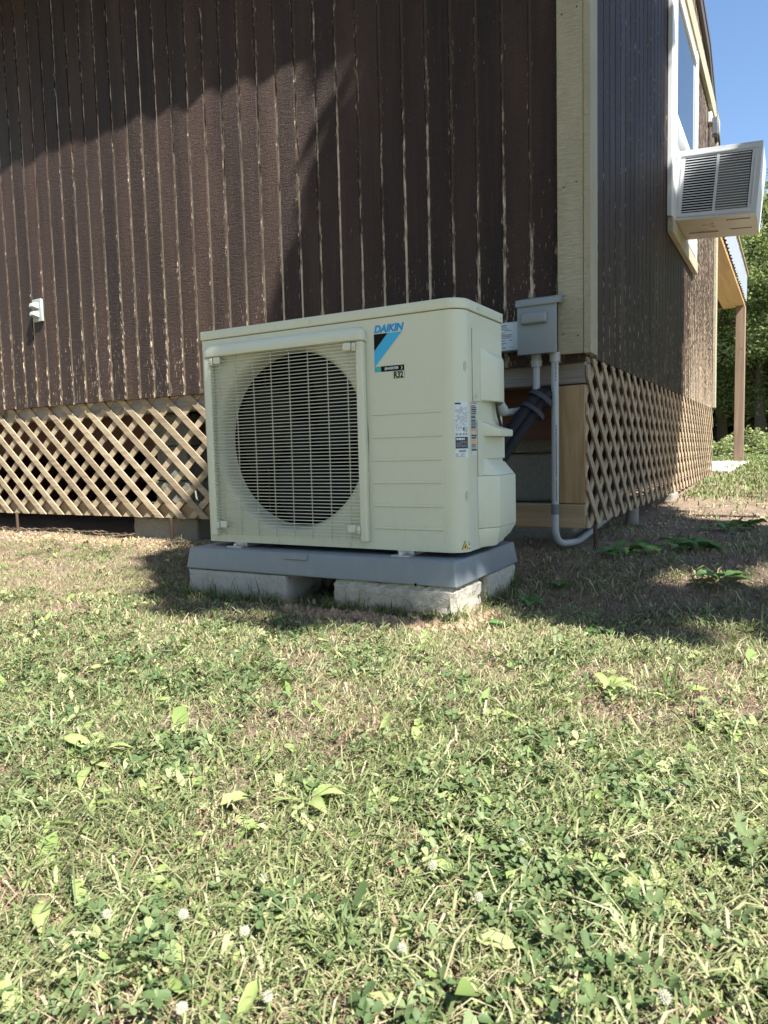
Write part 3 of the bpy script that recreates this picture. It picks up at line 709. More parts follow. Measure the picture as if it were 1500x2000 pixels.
# lid
lo = [(UX0-.003+.006, UY0-.004), (UX1-CR, UY0-.004)]+[(UX1-CR+(CR+.004)*math.sin(t), UY0+CR-(CR+.004)*math.cos(t)) for t in np.linspace(.1, math.pi/2, 12)]+[(UX1+.004, UY1-.01), (UX1-.006, UY1+.003), (UX0-.003, UY1+.003), (UX0-.003, UY0+.002)]
lid = sub(unit, MB().prism(lo, LZ, UZ1), 'lid', M_cream, bevel=.005, seg=3)
def screw(parent, p, axis, r=.0045):
    d = Vector(axis); b = MB().tube([Vector(p)-d*.002, Vector(p)+d*.0022, Vector(p)+d*.0028], [r, r, r*.6], 12); return sub(parent, b, 'screw', M_screw)
for x in (-1.271,): screw(lid, (x, UY0-.004, .858), (0, -1, 0))
for y in (1.925, 2.105): screw(lid, (UX1+.004, y, .858), (1, 0, 0))
# bell mouth and fan
lm = MB(); prof_b = [(FR+.013, UY0+.0005), (FR+.008, UY0+.0015), (FR+.001, UY0+.006), (FR-.006, UY0+.016), (FR-.010, UY0+.034), (FR-.011, UY0+.075)]
vs = []; fs = []; nb = 96
for r, y in prof_b:
    for k in range(nb): a = 2*math.pi*k/nb; vs.append((FX+r*math.cos(a), y, FZ+r*math.sin(a)))
for i in range(len(prof_b)-1):
    for k in range(nb): fs.append((i*nb+k, (i+1)*nb+k, (i+1)*nb+(k+1)%nb, i*nb+(k+1)%nb))
sub(unit, lm.add(vs, fs), 'bell_mouth', M_creamP, smooth=True)
ib = MB(); y0, y1 = UY0+.0765, UY1-.02
ib.add([(UX0+.02, y1, UZ0+.02), (-1.06, y1, UZ0+.02), (-1.06, y1, LZ-.02), (UX0+.02, y1, LZ-.02)], [(0,1,2,3)])
ib.box(UX0+.008, UX0+.018, y0, y1, UZ0+.02, LZ-.02).box(-1.06, -1.05, y0, y1, UZ0+.02, LZ-.02).box(UX0+.02, -1.06, y0, y1, LZ-.03, LZ-.02).box(UX0+.02, -1.06, y0, y1, UZ0+.013, UZ0+.025)
sub(unit, ib, 'coil_chamber', M_dark)
fan = empty('fan'); fan.parent = unit; fan.matrix_parent_inverse = parent_world(unit).inverted()
hub = MB(); hp = [(.001, 1.862), (.035, 1.863), (.052, 1.872), (.055, 1.93)]; vs = []; fs = []
for r, y in hp:
    for k in range(32): a = 2*math.pi*k/32; vs.append((FX+r*math.cos(a), y, FZ+r*math.sin(a)))
for i in range(len(hp)-1):
    for k in range(32): fs.append((i*32+k, (i+1)*32+k, (i+1)*32+(k+1)%32, i*32+(k+1)%32))
sub(fan, hub.add(vs, fs), 'hub', M_blade, smooth=True)
for q in range(3):
    b = MB(); a0 = q*2.094+.4; nr, na = 7, 9; vs = []; fs = []
    for i in range(nr):
        r = .05+(.262-.05)*i/(nr-1); sw = .55*((i/(nr-1))**1.3)
        for j in range(na):
            t = j/(na-1); a = a0+sw+(t-.5)*(1.25+.35*math.sin(math.pi*i/(nr-1)))
            vs.append((FX+r*math.cos(a), 1.885+.055*t-.012*math.sin(math.pi*t), FZ+r*math.sin(a)))
    for i in range(nr-1):
        for j in range(na-1): fs.append((i*na+j, i*na+j+1, (i+1)*na+j+1, (i+1)*na+j))
    sub(fan, b.add(vs, fs), 'fan_blade', M_blade, smooth=True)
# wire grille and its frame
grille = empty('fan_grille'); grille.parent = unit; grille.matrix_parent_inverse = parent_world(unit).inverted()
GYW = UY0-.0195
hood = []
for i in range(13):
    t = i/12; a = math.pi*t; hood.append((UY0-.002-.034*math.sin(a*.5+.0) if t < .5 else 0, 0))
hb = MB()     # rounded top hood: profile in (y,z) swept along x with rounded ends
hp = [(UY0-.0005, .824), (UY0-.009, .823), (UY0-.018, .818), (UY0-.025, .807), (UY0-.0275, .793), (UY0-.026, .785), (UY0-.020, .782), (UY0-.0005, .782)]
xs_ = [(-1.688, .0), (-1.686, .45), (-1.679, .75), (-1.667, .94), (-1.649, 1.0), (-1.115, 1.0), (-1.099, .94), (-1.087, .75), (-1.079, .45), (-1.075, .0)]
vs = []; fs = []; kp = len(hp)
for x, s in xs_:
    for y, z in hp: vs.append((x, UY0-.0005+(y-UY0+.0005)*(.55+.45*s), .782+(z-.782)*(.55+.45*s)))
for i in range(len(xs_)-1):
    for k in range(kp-1): fs.append((i*kp+k, i*kp+k+1, (i+1)*kp+k+1, (i+1)*kp+k))
fs += [tuple(range(kp-1, -1, -1)), tuple((len(xs_)-1)*kp+k for k in range(kp))]
sub(grille, hb.add(vs, fs), 'grille_hood', M_creamP, smooth=True)
def frame_bar(x0, x1, z0, z1, d): sub(grille, MB().box(x0, x1, UY0-d, UY0-.0006, z0, z1), 'grille_frame', M_creamP, bevel=.006, seg=3)
frame_bar(-1.101, -1.076, .199, .781, .022); frame_bar(-1.684, -1.656, .199, .781, .022); 
gz0, gz1, gx0, gx1 = .207, .777, -1.655, -1.102
nw = 56; hwm = MB().tube([(gx0-.006, 0, 0), (0.5*(gx0+gx1), 0, 0), (gx1+.006, 0, 0)], .00135, 6).mesh('grille_wire', M_wire, True)
for i in range(nw): child(grille, 'grille_wire', hwm, (0, GYW, gz0+(gz1-gz0)*i/(nw-1)))
vwm = MB().tube([(0, 0, gz0-.004), (0, 0, .5), (0, 0, gz1+.006)], .0014, 6).mesh('grille_wire', M_wire, True)
for i in range(8): child(grille, 'grille_wire', vwm, (gx0+.032+(gx1-gx0-.062)*i/7, GYW+.0036, 0))
for cx_, cz_ in ((-1.626, .770), (-1.128, .768), (-1.626, .238), (-1.128, .238)):
    b = MB().box(cx_-.014, cx_+.014, GYW-.0055, GYW-.0022, cz_-.011, cz_+.011).box(cx_-.008, cx_+.008, GYW-.0024, UY0-.001, cz_-.006, cz_+.006)
    sub(grille, b, 'grille_clip', M_creamP, bevel=.0015, seg=1)
    sx_ = -1 if cx_ < -1.35 else 1
    b = MB().box(cx_+sx_*.0235-.006, cx_+sx_*.0235+.006, GYW-.007, GYW-.002, cz_-.014, cz_+.009)
    cl = sub(grille, b, 'grille_clip', M_creamP, bevel=.0015, seg=1); screw(cl, (cx_+sx_*.0235, GYW-.0075, cz_-.004), (0, -1, 0), .0035)
for x in (-1.42, -1.15): screw(casing, (x, UY0-.0005, .188), (0, -1, 0), .004)
# embossed ridges
for z in (.570, .504, .438, .373, .306, .241):
    sub(casing, MB().prismx([(UY0-.0004, z+.0035), (UY0-.0022, z+.0022), (UY0-.0026, z), (UY0-.0022, z-.0022), (UY0-.0004, z-.0035)], -1.061, -.842), 'ridge', M_cream, bevel=0, smooth=True)
# emblem and lettering
def text(parent, name, body, size, mat_, loc, shear=0, off=0, sx=1., rot=(R(90), 0, 0), align='LEFT'):
    cu = bpy.data.curves.new(name, 'FONT'); cu.body = body; cu.size = size; cu.shear = shear; cu.offset = off; cu.extrude = .0002; cu.align_x = align
    o = bpy.data.objects.new(name, cu); C.objects.link(o)
    dg = bpy.context.evaluated_depsgraph_get(); me = bpy.data.meshes.new_from_object(o.evaluated_get(dg)); me.name = name
    bpy.data.objects.remove(o); bpy.data.curves.remove(cu); me.materials.clear(); me.materials.append(mat_)
    me.transform(Matrix.Diagonal((sx, 1, 1, 1))); t = child(parent, name, me, loc, rot); return t
YP = UY0-.0006
def flat(parent, name, m, pts, y=YP): return sub(parent, MB().add([(a, y, b) for a, b in pts], [tuple(range(len(pts)))]), name, m)
text(casing, 'brand_lettering', 'DAIKIN', .0278, M_blue, (-1.0485, YP, .8015), .25, .00135, 1.0)
flat(casing, 'emblem_black', M_black, [(-1.049, .750), (-1.004, .7975), (-1.049, .7975)])
flat(casing, 'emblem_cyan', M_cyan, [(-1.049, .704), (-.958, .7975), (-1.0035, .7975), (-1.049, .7495)])
flat(casing, 'emblem_bar', M_black, [(-1.028, .690), (-.953, .690), (-.953, .7055), (-1.028, .7055)])
flat(casing, 'emblem_bar_end', M_teal, [(-1.049, .690), (-1.028, .690), (-1.028, .7055), (-1.049, .7055)])
text(casing, 'inverter_lettering', 'iNVERTER', .0094, M_label, (-1.0125, YP-.0004, .6948), .25, .0003, .98)
for s, cx_ in ((1, -1.016), (-1, -.9585)):
    pts = [(cx_+s*.007*(1-math.cos(t)), .6978+.0052*math.sin(t)) for t in np.linspace(-1.25, 1.25, 9)]; pts += [(cx_+s*(.007*(1-math.cos(t))+.0022*math.cos(t)+.0004), .6978+.0048*math.sin(t)) for t in np.linspace(1.25, -1.25, 9)]
    flat(casing, 'bracket_mark', M_label, pts, YP-.0004)
flat(casing, 'refrigerant_plate', M_black, [(-.9895, .6685), (-.9525, .6685), (-.9525, .6885), (-.9895, .6885)])
flat(casing, 'refrigerant_plate', M_cream, [(-.9887, .6693), (-.9533, .6693), (-.9533, .6877), (-.9887, .6877)], YP-.0003)
text(casing, 'refrigerant_lettering', 'R32', .0235, M_black, (-.9868, YP-.0006, .6706), 0, .0008, .80)
# label on the rounded corner
def corner_pt(s, d=.0007):
    """s = arc length from the front tangent line"""
    t = s/CR
    if t < math.pi/2: return (UX1-CR+(CR+d)*math.sin(t), UY0+CR-(CR+d)*math.cos(t))
    return (UX1+d, UY0+CR+(s-CR*math.pi/2))
def corner_patch(b, s0, s1, z0, z1, d, mi, nseg=7):
    vs = []; 
    for i in range(nseg+1): x, y = corner_pt(s0+(s1-s0)*i/nseg, d); vs += [(x, y, z0), (x, y, z1)]
    b.add(vs, [(2*i, 2*i+2, 2*i+3, 2*i+1) for i in range(nseg)], mi)
b = MB(); S0, S1 = .026, .068; corner_patch(b, S0, S1, .442, .594, .0006, 0)
def lines(b, s0, s1, z0, z1, nrow, mi, d, fill=.55, gaps=.25):
    for i in range(nrow):
        z = z1-(z1-z0)*(i+.5)/nrow; h = (z1-z0)/nrow*fill*.5; s = s0
        while s < s1-.001:
            l = rnd.uniform(.002, .009)
            if rnd.random() > gaps: corner_patch(b, s, min(s+l, s1), z-h, z+h, d, mi, 2)
            s += l+.0012
lines(b, S0+.002, S1-.002, .528, .580, 17, 2, .001, .5); lines(b, S0+.003, S0+.022, .515, .526, 4, 2, .001); lines(b, S0+.028, S1-.002, .510, .526, 5, 2, .001)
corner_patch(b, S0+.001, S0+.018, .586, .591, .001, 1, 2); corner_patch(b, S0+.024, S0+.028, .514, .524, .001, 1, 2)
for k in range(4): corner_patch(b, S0+.002+k*.010, S0+.009+k*.010, .502, .508, .001, 2, 2)
corner_patch(b, S0+.0015, S1-.001, .466, .498, .0011, 1); lines(b, S0+.004, S1-.012, .489, .495, 1, 0, .0015, .9, 0); lines(b, S0+.004, S1-.004, .470, .486, 5, 2, .0015, .4)
for k in range(11): corner_patch(b, S0+.011+k*.0021, S0+.0121+k*.0021, .456, .462, .001, 1, 1)
lines(b, S0+.002, S1-.012, .443, .453, 4, 2, .001)
sub(casing, b, 'rating_label', [M_label, M_ink, M_ink2])
b = MB(); w0, w1 = 1.8725, 1.9125; xx = UX1-.0012
def sp(y0, y1, z0, z1, mi, d): b.add([(xx+d, y0, z0), (xx+d, y1, z0), (xx+d, y1, z1), (xx+d, y0, z1)], [(0,1,2,3)], mi)
sp(w0, w1, .447, .594, 0, .0006); sp(w0, w1, .5905, .5935, 3, .001)
z = .586
while z > .462:
    h = rnd.choice((.0035, .005, .002)); mi = 1
    if abs(z-.512) < .006 or abs(z-.488) < .006: mi = 2
    sp(w0+.002, w1-rnd.choice((.001, .001, .006)), z-h, z, mi, .001); z -= h+.0018
sub(unit, b, 'warning_label', [M_label, M_ink, M_or, mat('label_red', (.35, .06, .05), .5)])
b = MB(); s_ = .042
def tri(s0, z0, w, h, d, mi):
    (xa, ya), (xb, yb), (xc, yc) = corner_pt(s0, d), corner_pt(s0+w, d), corner_pt(s0+w/2, d); b.add([(xa, ya, z0), (xb, yb, z0), (xc, yc, z0+h)], [(0,1,2)], mi)
tri(s_-.002, .186, .022, .026, .0006, 1); tri(s_+.0005, .1876, .017, .0205, .0012, 0); tri(s_+.0055, .1905, .007, .0105, .0017, 1)
corner_patch(b, s_+.021, s_+.029, .187, .189, .0008, 1, 2); corner_patch(b, s_+.022, s_+.029, .198, .2, .0008, 1, 2); corner_patch(b, s_+.022, s_+.024, .201, .207, .0008, 1, 2)
sub(casing, b, 'flame_warning_mark', [M_yel, M_ink])
# screw pockets on the corner edge
for z in (.690, .335):
    b = MB(); s0 = .060; ring = []
    for r, d in ((.0075, .0009), (.0062, -.0045)):
        for k in range(16):
            a = 2*math.pi*k/16; x, y = corner_pt(s0+r*math.cos(a)*.8, d); ring.append((x, y, z+r*1.9*math.sin(a)))
    b.add(ring, [(k, (k+1) % 16, 16+(k+1) % 16, 16+k) for k in range(16)]+[tuple(range(16, 32))][::1])
    b2 = MB(); ring2 = []
    for k in range(16): a = 2*math.pi*k/16; x, y = corner_pt(s0+.0064*math.cos(a)*.8, .0010); ring2.append((x, y, z+.0064*1.9*math.sin(a)))
    b2.add(ring2, [tuple(range(16))]); sub(casing, b2, 'screw_pocket', mat('pocket_shade', (.42, .42, .33), .6))
    b3 = MB(); ring3 = []
    for rr, d in ((.0080, .0006), (.0072, .0022), (.0064, .0012)):
        for k in range(16): a = 2*math.pi*k/16; x, y = corner_pt(s0+rr*math.cos(a)*.8, d); ring3.append((x, y, z+rr*1.9*math.sin(a)))
    b3.add(ring3, [(i*16+k, i*16+(k+1) % 16, (i+1)*16+(k+1) % 16, (i+1)*16+k) for i in range(2) for k in range(16)]); sub(casing, b3, 'pocket_rim', M_cream, smooth=True)
# service cover on the side
xs0 = UX1-.0012
sub(unit, MB().box(xs0+.0005, xs0+.004, 1.886, 2.113, .597, .800), 'service_cover', M_creamP, bevel=.0015, seg=1)
sv = MB(); a, o_ = xs0+.0042, xs0+.028
P = [(a, 1.936), (o_, 2.010), (o_, 2.066), (a, 2.112)]
zl = .6005; zt = (.752, .726, .722, .745)
vs = [(x, y, zl) for x, y in P]+[(x, y, z) for (x, y), z in zip(P, zt)]
sv.add(vs, [(3,2,1,0), (0,1,5,4), (1,2,6,5), (2,3,7,6), (3,0,4,7), (4,5,6,7)])
sub(unit, sv, 'service_cover_bulge', M_creamP, bevel=.004, seg=3)
screw(unit, (xs0+.0045, 1.902, .614), (1, 0, 0), .007)
# valve cover with hand grip notch
vc = MB()
def shell(poly_lo, poly_hi): 
    k = len(poly_lo); vc.add(list(poly_lo)+list(poly_hi), [tuple(range(k-1, -1, -1)), tuple(range(k, 2*k))]+[(i, (i+1) % k, k+(i+1) % k, k+i) for i in range(k)])
xa = xs0+.0005; xo = xs0+.042
def ring(z, x_o, ys=1.915, ym=1.985, ye=2.122): return [(xa, ys, z), (x_o, ym, z), (x_o, ye, z), (xa, ye+.01, z)]
shell([(xa, 1.922, .180), (xa+.028, 1.985, .180), (xa+.028, 2.108, .205), (xa, 2.125, .205)], ring(.235, xo))
shell(ring(.2355, xo), [(xa, 1.915, .386), (xo, 1.985, .386), (xo, 2.122, .386), (xa, 2.132, .386)])
shell([(xa, 1.945, .3865), (xo-.002, 1.987, .3865), (xo-.002, 2.121, .3865), (xa, 2.131, .3865)], [(xa, 1.955, .438), (xa+.007, 1.975, .434), (xa+.007, 2.121, .424), (xa, 2.131, .424)])
sub(unit, vc, 'valve_cover', M_creamP, bevel=.003, seg=2)
vd = MB(); vd.box(xa, xa+.004, 1.9155, 1.955, .3865, .546).box(xa, xa+.004, 1.9555, 2.13, .4345, .500)
sub(unit, vd, 'valve_cover_plate', M_creamP, bevel=.001, seg=1)
vc = MB(); shell([(xa, 1.950, .500), (xo-.004, 2.0, .500), (xo-.004, 2.112, .500), (xa, 2.13, .500)], [(xa, 1.936, .545), (xo-.004, 2.0, .520), (xo-.004, 2.112, .520), (xa, 2.13, .520)])
sub(unit, vc, 'hand_grip', M_creamP, bevel=.003, seg=2)
# feet
for x in (-1.585, -.968):
    b = MB().box(x-.030, x+.030, UY0-.024, UY0+.012, .1632, .1665).box(x-.026, x+.026, UY0+.0125, UY1+.01, .1632, UZ0+.002).tube([(x-.004, UY0-.010, .1667), (x-.004, UY0-.010, .172), (x-.004, UY0-.010, .175)], [.008, .008, .005], 6)
    sub(unit, b, 'mounting_foot', M_foot)

# ------------------------------------------------------------------ equipment pad
pad = empty('equipment_pad', (-1.26, 1.985, .092), label='grey moulded plastic equipment pad resting on concrete blocks', cat='equipment pad')
px0, px1, py0, py1 = -1.755, -.772, 1.738, 2.232; b = MB(); e = .010
b.hexa([(px0, py0, .0935), (px1, py0, .0935), (px1, py1, .0935), (px0, py1, .0935), (px0+e, py0+e, .1625), (px1-e, py0+e, .1625), (px1-e, py1-e, .1625), (px0+e, py1-e, .1625)])
sub(pad, b, 'pad_shell', M_pad, bevel=.007, seg=3)
sub(pad, MB().hexa([(-1.347, py0+.0015, .143), (-1.262, py0+.0015, .143), (-1.262, py0+.02, .143), (-1.347, py0+.02, .143), (-1.347, py0+.006, .1635), (-1.262, py0+.006, .1635), (-1.262, py0+.02, .1635), (-1.347, py0+.02, .1635)]), 'pad_tab', M_pad, bevel=.002, seg=1)
sub(pad, MB().tube([(-.895, py0+.001, .0938), (-.895, py0-.002, .0955), (-.895, py0-.001, .100)], .003, 8), 'drain_hole', M_dark)

# ------------------------------------------------------------------ electrical: disconnect, surge box, conduits
dis = empty('disconnect_box', (-.775, 2.53, .79), label='grey metal disconnect switch box beside the beige corner trim', cat='electrical box')
sub(dis, MB().box(-.850, -.7335, 2.495, 2.578, .795, .970), 'box_body', M_box, bevel=.003, seg=2)
sub(dis, MB().box(-.853, -.714, 2.478, 2.4935, .790, .962), 'box_door', M_box, bevel=.004, seg=2) 
sub(dis, MB().hexa([(-.857, 2.470, .955), (-.709, 2.470, .955), (-.709, 2.555, .972), (-.857, 2.555, .972), (-.857, 2.472, .978), (-.709, 2.472, .978), (-.709, 2.555, .998), (-.857, 2.555, .998)]), 'box_hood', M_box, bevel=.003, seg=2)
sub(dis, MB().hexa([(-.836, 2.462, .895), (-.744, 2.462, .895), (-.744, 2.4775, .890), (-.836, 2.4775, .890), (-.833, 2.460, .925), (-.747, 2.460, .925), (-.744, 2.4775, .938), (-.836, 2.4775, .938)]), 'pull_handle', M_box, bevel=.006, seg=3)
sur = empty('surge_protector', (-.905, 2.56, .82), label='small grey box with white printed label between condenser and disconnect box', cat='electrical box')
sub(sur, MB().box(-.952, -.862, 2.535, 2.578, .815, .920), 'box_body', M_box, bevel=.002, seg=1)
b = MB(); b.add([(-.949, 2.5343, .820), (-.868, 2.5343, .820), (-.868, 2.5343, .918), (-.949, 2.5343, .918)], [(0,1,2,3)])
for zz, l, h, x0 in ((.908, .030, .003, .005), (.9015, .022, .002, .012), (.896, .034, .002, .006), (.890, .030, .002, .022), (.880, .022, .0025, .005), (.874, .040, .002, .014), (.869, .050, .002, .006), (.8635, .034, .002, .012), (.854, .024, .0022, .005), (.854, .010, .0022, .045), (.845, .028, .002, .005), (.840, .020, .0018, .005), (.829, .026, .003, .005), (.829, .020, .0015, .045)):
    s = x0; 
    while s < x0+l:
        q = rnd.uniform(.003, .008); b.add([(-.946+s, 2.5338, zz-h/2), (-.946+min(s+q, x0+l), 2.5338, zz-h/2), (-.946+min(s+q, x0+l), 2.5338, zz+h/2), (-.946+s, 2.5338, zz+h/2)], [(0,1,2,3)], 1); s += q+.001
sub(sur, b, 'printed_label', [M_label, M_ink])
def fillet(pts, r, n=6):
    P = [Vector(p) for p in pts]; out = [P[0]]
    for i in range(1, len(P)-1):
        a = (P[i-1]-P[i]); c = (P[i+1]-P[i]); ra = min(r, a.length*.45, c.length*.45); p0 = P[i]+a.normalized()*ra; p1 = P[i]+c.normalized()*ra
        for k in range(n+1): t = k/n; out.append(p0*(1-t)**2+P[i]*2*t*(1-t)+p1*t*t)
    return out+[P[-1]]
con = empty('conduit', (-.728, 2.52, .1), label='long grey PVC conduit running from disconnect box down to the ground elbow', cat='conduit')
path = fillet([(-.731, 2.520, .79), (-.731, 2.520, .45), (-.733, 2.520, .118), (-.690, 2.66, .112), (-.715, 2.95, .115), (-.80, 3.9, .125)], .085, 8)
sub(con, MB().tube(path, .0127, 16), 'conduit_pipe', M_pvc, smooth=True)
sub(con, MB().tube([(-.731, 2.520, .7935), (-.731, 2.520, .786), (-.731, 2.520, .762)], [.019, .0185, .0175], 16), 'connector', M_pvc, smooth=True)
sub(con, MB().tube([(-.733, 2.520, .262), (-.733, 2.520, .245), (-.733, 2.520, .226)], .0139, 16), 'tape_band', M_pvcd, smooth=True)
b = MB()
for z0, z1 in ((.70, .758), (.36, .54), (.275, .35)):
    z = z1
    while z > z0: h = rnd.uniform(.002, .006); b.box(-.7262, -.7230, 2.5085, 2.5105, z-h, z); z -= h+rnd.uniform(.0015, .003)
sub(con, b, 'printed_marks', M_ink)
sh = empty('conduit', (-.795, 2.52, .66), label='short light grey conduit below the left of the disconnect box', cat='conduit')
sub(sh, MB().tube(fillet([(-.800, 2.530, .79), (-.800, 2.530, .66), (-.815, 2.50, .60), (-.86, 2.36, .585), (-.872, 2.30, .585)], .05), .0125, 16), 'conduit_pipe', M_pvc, smooth=True)
sub(sh, MB().tube([(-.800, 2.530, .7935), (-.800, 2.530, .775), (-.800, 2.530, .772), (-.800, 2.530, .750)], [.0185, .0185, .021, .018], 16), 'connector', M_pvc, smooth=True)
wh = empty('conduit_whip', (-.79, 2.1, .58), label='grey elbow connector and flexible conduit entering the condenser side', cat='conduit')
sub(wh, MB().tube(fillet([(-.775, 2.075, .600), (-.770, 2.095, .578), (-.790, 2.155, .583), (-.815, 2.215, .590)], .02), [.0165]*3+[.019]*12+[.0165]*6 if 0 else .0175, 14), 'elbow', M_pvc, smooth=True)
sub(wh, MB().tube([(-.800, 2.170, .585), (-.806, 2.187, .587), (-.8065, 2.188, .587)], [.0205, .0205, .018], 14), 'locknut', M_pvc, smooth=True)
sub(wh, MB().tube(fillet([(-.812, 2.205, .5885), (-.835, 2.255, .591), (-.871, 2.32, .586)], .03), .0135, 14), 'conduit_pipe', M_pvc, smooth=True)
cab = MB(); 
cab.tube(fillet([(-.770, 2.045, .602), (-.768, 2.050, .565), (-.772, 2.085, .535), (-.790, 2.14, .534), (-.812, 2.2, .565)], .03, 7), .0042, 8)
cab.build('control_cable', M_cable, smooth=True, label='thin black cable looping under the condenser service cover', cat='cable')
# line set
ls = empty('refrigerant_lines', (-.83, 2.3, .4), label='pair of black foam insulated pipes strapped together behind the condenser', cat='pipes')
for dx, dy in ((0, 0), (.030, .025)):
    p = fillet([(-.885+dx*.4, 2.17+dy, .34), (-.860+dx, 2.28+dy, .46), (-.806+dx, 2.39+dy, .58), (-.775+dx*.6, 2.44+dy, .640), (-.775+dx*.6, 2.60+dy, .672), (-.78+dx*.6, 2.78+dy, .66)], .05)
    sub(ls, MB().tube(p, .0205 if dx == 0 else .0185, 16), 'insulated_pipe', M_foam, smooth=True)
def band(c, d, r, w):
    c = Vector(c); d = Vector(d).normalized(); u = Vector((.77, .64, 0)); u = (u-d*u.dot(d)).normalized(); v = d.cross(u); b = MB(); vs = []; fs = []; n = 28
    for s, k in ((-w/2, 1), (-w/2, 1.06), (w/2, 1.06), (w/2, 1)):
        for i in range(n): a = 2*math.pi*i/n; vs.append(c+d*s+u*math.cos(a)*(r+.019)*k+v*math.sin(a)*r*k)
    for j in range(3):
        for i in range(n): fs.append((j*n+i, j*n+(i+1) % n, (j+1)*n+(i+1) % n, (j+1)*n+i))
    sub(ls, b.add(vs, fs), 'strap', M_tape, smooth=True)
band((-.793+.016, 2.392+.015, .587), (.054, .10, .12), .0235, .016); band((-.771+.012, 2.43+.015, .632), (.04, .06, .09), .0235, .018)

# outlet on the front wall
ou = empty('outdoor_outlet', (-3.62, 2.57, 1.28), label='grey weatherproof outlet with two flip covers on the brown front wall', cat='outlet')
tz = 1.283; txc = -3.612
sub(ou, MB().box(txc-.037, txc+.037, 2.562, 2.579, tz-.060, tz+.060), 'cover_plate', M_outlet, bevel=.002, seg=1)
for dz in (.022, -.024):
    b = MB(); z0, z1 = tz+dz-.017, tz+dz+.019
    b.hexa([(txc-.024, 2.530, z0+.012), (txc+.012, 2.530, z0+.012), (txc+.024, 2.5615, z0), (txc-.026, 2.5615, z0), (txc-.022, 2.536, z1-.004), (txc+.010, 2.536, z1-.004), (txc+.022, 2.5615, z1), (txc-.024, 2.5615, z1)])
    sub(ou, b, 'flip_cover', M_outlet, bevel=.004, seg=2)

# ------------------------------------------------------------------ window air conditioner
ac = empty('window_air_conditioner', (-.63, 4.53, 1.745), label='white window air conditioner with slotted side grille jutting from the side window', cat='air conditioner')
ac.rotation_euler = (0, R(4.6), 0)
def acp(name, mb, m, parent=None, **kw):
    o = mb.build(name, m, parent or ac, **kw); return o
D, Wd, Hh = .432, .46, .378
c = MB().box(0, D, .012, Wd, 0, .004, 1).box(0, D, .012, Wd, Hh-.004, Hh).box(D-.006, D, .012, Wd, .0045, Hh-.0045).box(0, D, Wd-.006, Wd, .0045, Hh-.0045)
acp('cabinet', c, [M_acw, M_drip])
side = MB(); gx0_, gx1_, gzb, gzt = .045, .385, .036, .336
side.box(0, gx0_, 0, .0115, 0, Hh).box(gx1_, D, 0, .0115, 0, Hh).box(gx0_, gx1_, 0, .0115, 0, gzb).box(gx0_, gx1_, 0, .0115, gzt, Hh).box((gx0_+gx1_)/2-.007, (gx0_+gx1_)/2+.007, 0, .0115, gzb, gzt)
sp_ = acp('grille_panel', side, M_acw)
for a in ((.025, .40, -.004, -.0003, .013, .025), (.025, .41, -.004, -.0003, .345, .357), (.026, .034, -.004, -.0003, .055, .29), (.400, .409, -.004, -.0003, .055, .30)): acp('embossed_rib', MB().box(*a), M_acw, sp_, bevel=.0018, seg=1)
slm = MB().hexa([(0, .001, 0), (.160, .001, 0), (.160, .010, .004), (0, .010, .004), (0, .001, .0052), (.160, .001, .0052), (.160, .010, .0082), (0, .010, .0082)]).mesh('louvre_slat', M_acw)
for half in (0, 1):
    for i in range(21):
        o = link('louvre_slat', slm, sp_, loc=(gx0_+.001+half*.1745, 0, gzb+.006+i*(gzt-gzb-.012)/20.4))
acp('coil', MB().box(.20, .40, .06, .40, .02, Hh-.02), mat('ac_inner', (.16, .16, .15), .6)); acp('fan_housing', MB().box(.01, .19, .05, .40, .02, Hh-.02), M_dark)
# embossing of the underside
u = MB().box(.06, .22, .30, .42, -.006, -.0005).box(.28, .40, .08, .085, -.004, -.0005).box(.28, .285, .086, .28, -.004, -.0005).box(.286, .40, .28, .285, -.004, -.0005).tube([(.16, .16, -.003), (.16, .16, -.0005)], .014, 14).tube([(.20, .20, -.003), (.20, .20, -.0005)], .009, 12).tube([(.20, .14, -.003), (.20, .14, -.0005)], .009, 12)
acp('base_embossing', u, M_drip)

# ------------------------------------------------------------------ porch at the back
porch = empty('porch', (-.6, 9, .2), label='open back porch with timber post and white metal fascia beyond the cabin', cat='porch')
sub(porch, MB().box(-.705, -.585, 10.93, 11.05, .225, 2.30), 'post', M_post, bevel=.006, seg=1)
sub(porch, MB().box(-4.405, -4.285, 10.93, 11.05, .225, 2.30), 'post', M_post, bevel=.006, seg=1)
sub(porch, MB().box(-.87, -.60, YB+.03, 11.06, 2.302, 2.36), 'porch_beam', M_orange, bevel=.003, seg=1)
sub(porch, MB().box(-6.5, -.872, 10.95, 11.04, 2.302, 2.47), 'porch_beam', M_joist, bevel=.003, seg=1)
for i in range(9): sub(porch, MB().box(-6.5, -.872, 7.5+i*.4, 7.54+i*.4, 2.40, 2.50), 'ceiling_joist', M_lumbX)
sub(porch, MB().box(-6.5, -.56, YB+.03, 11.1, 2.72, 2.74).box(-6.5, -.90, YB+.03, 11.1, 2.502, 2.52), 'porch_roof', M_lumbX)
fb = MB(); n_ = 110; vs = []; fs = []
for i in range(n_+1):
    y = YB+.04+(11.1-YB-.04)*i/n_; w = .010*(1 if math.sin(y*2*math.pi/.152) > .3 else -.4)
    vs += [(-.585+w, y, 2.362), (-.585+w, y, 2.718)]
for i in range(n_): fs.append((2*i, 2*i+2, 2*i+3, 2*i+1))
sub(porch, fb.add(vs, fs), 'metal_fascia', M_metal)
MB().box(-6.6, -.50, YB+.06, 11.25, .05, .226).build('porch_slab', M_slab, bevel=.01, seg=1, kind='structure')

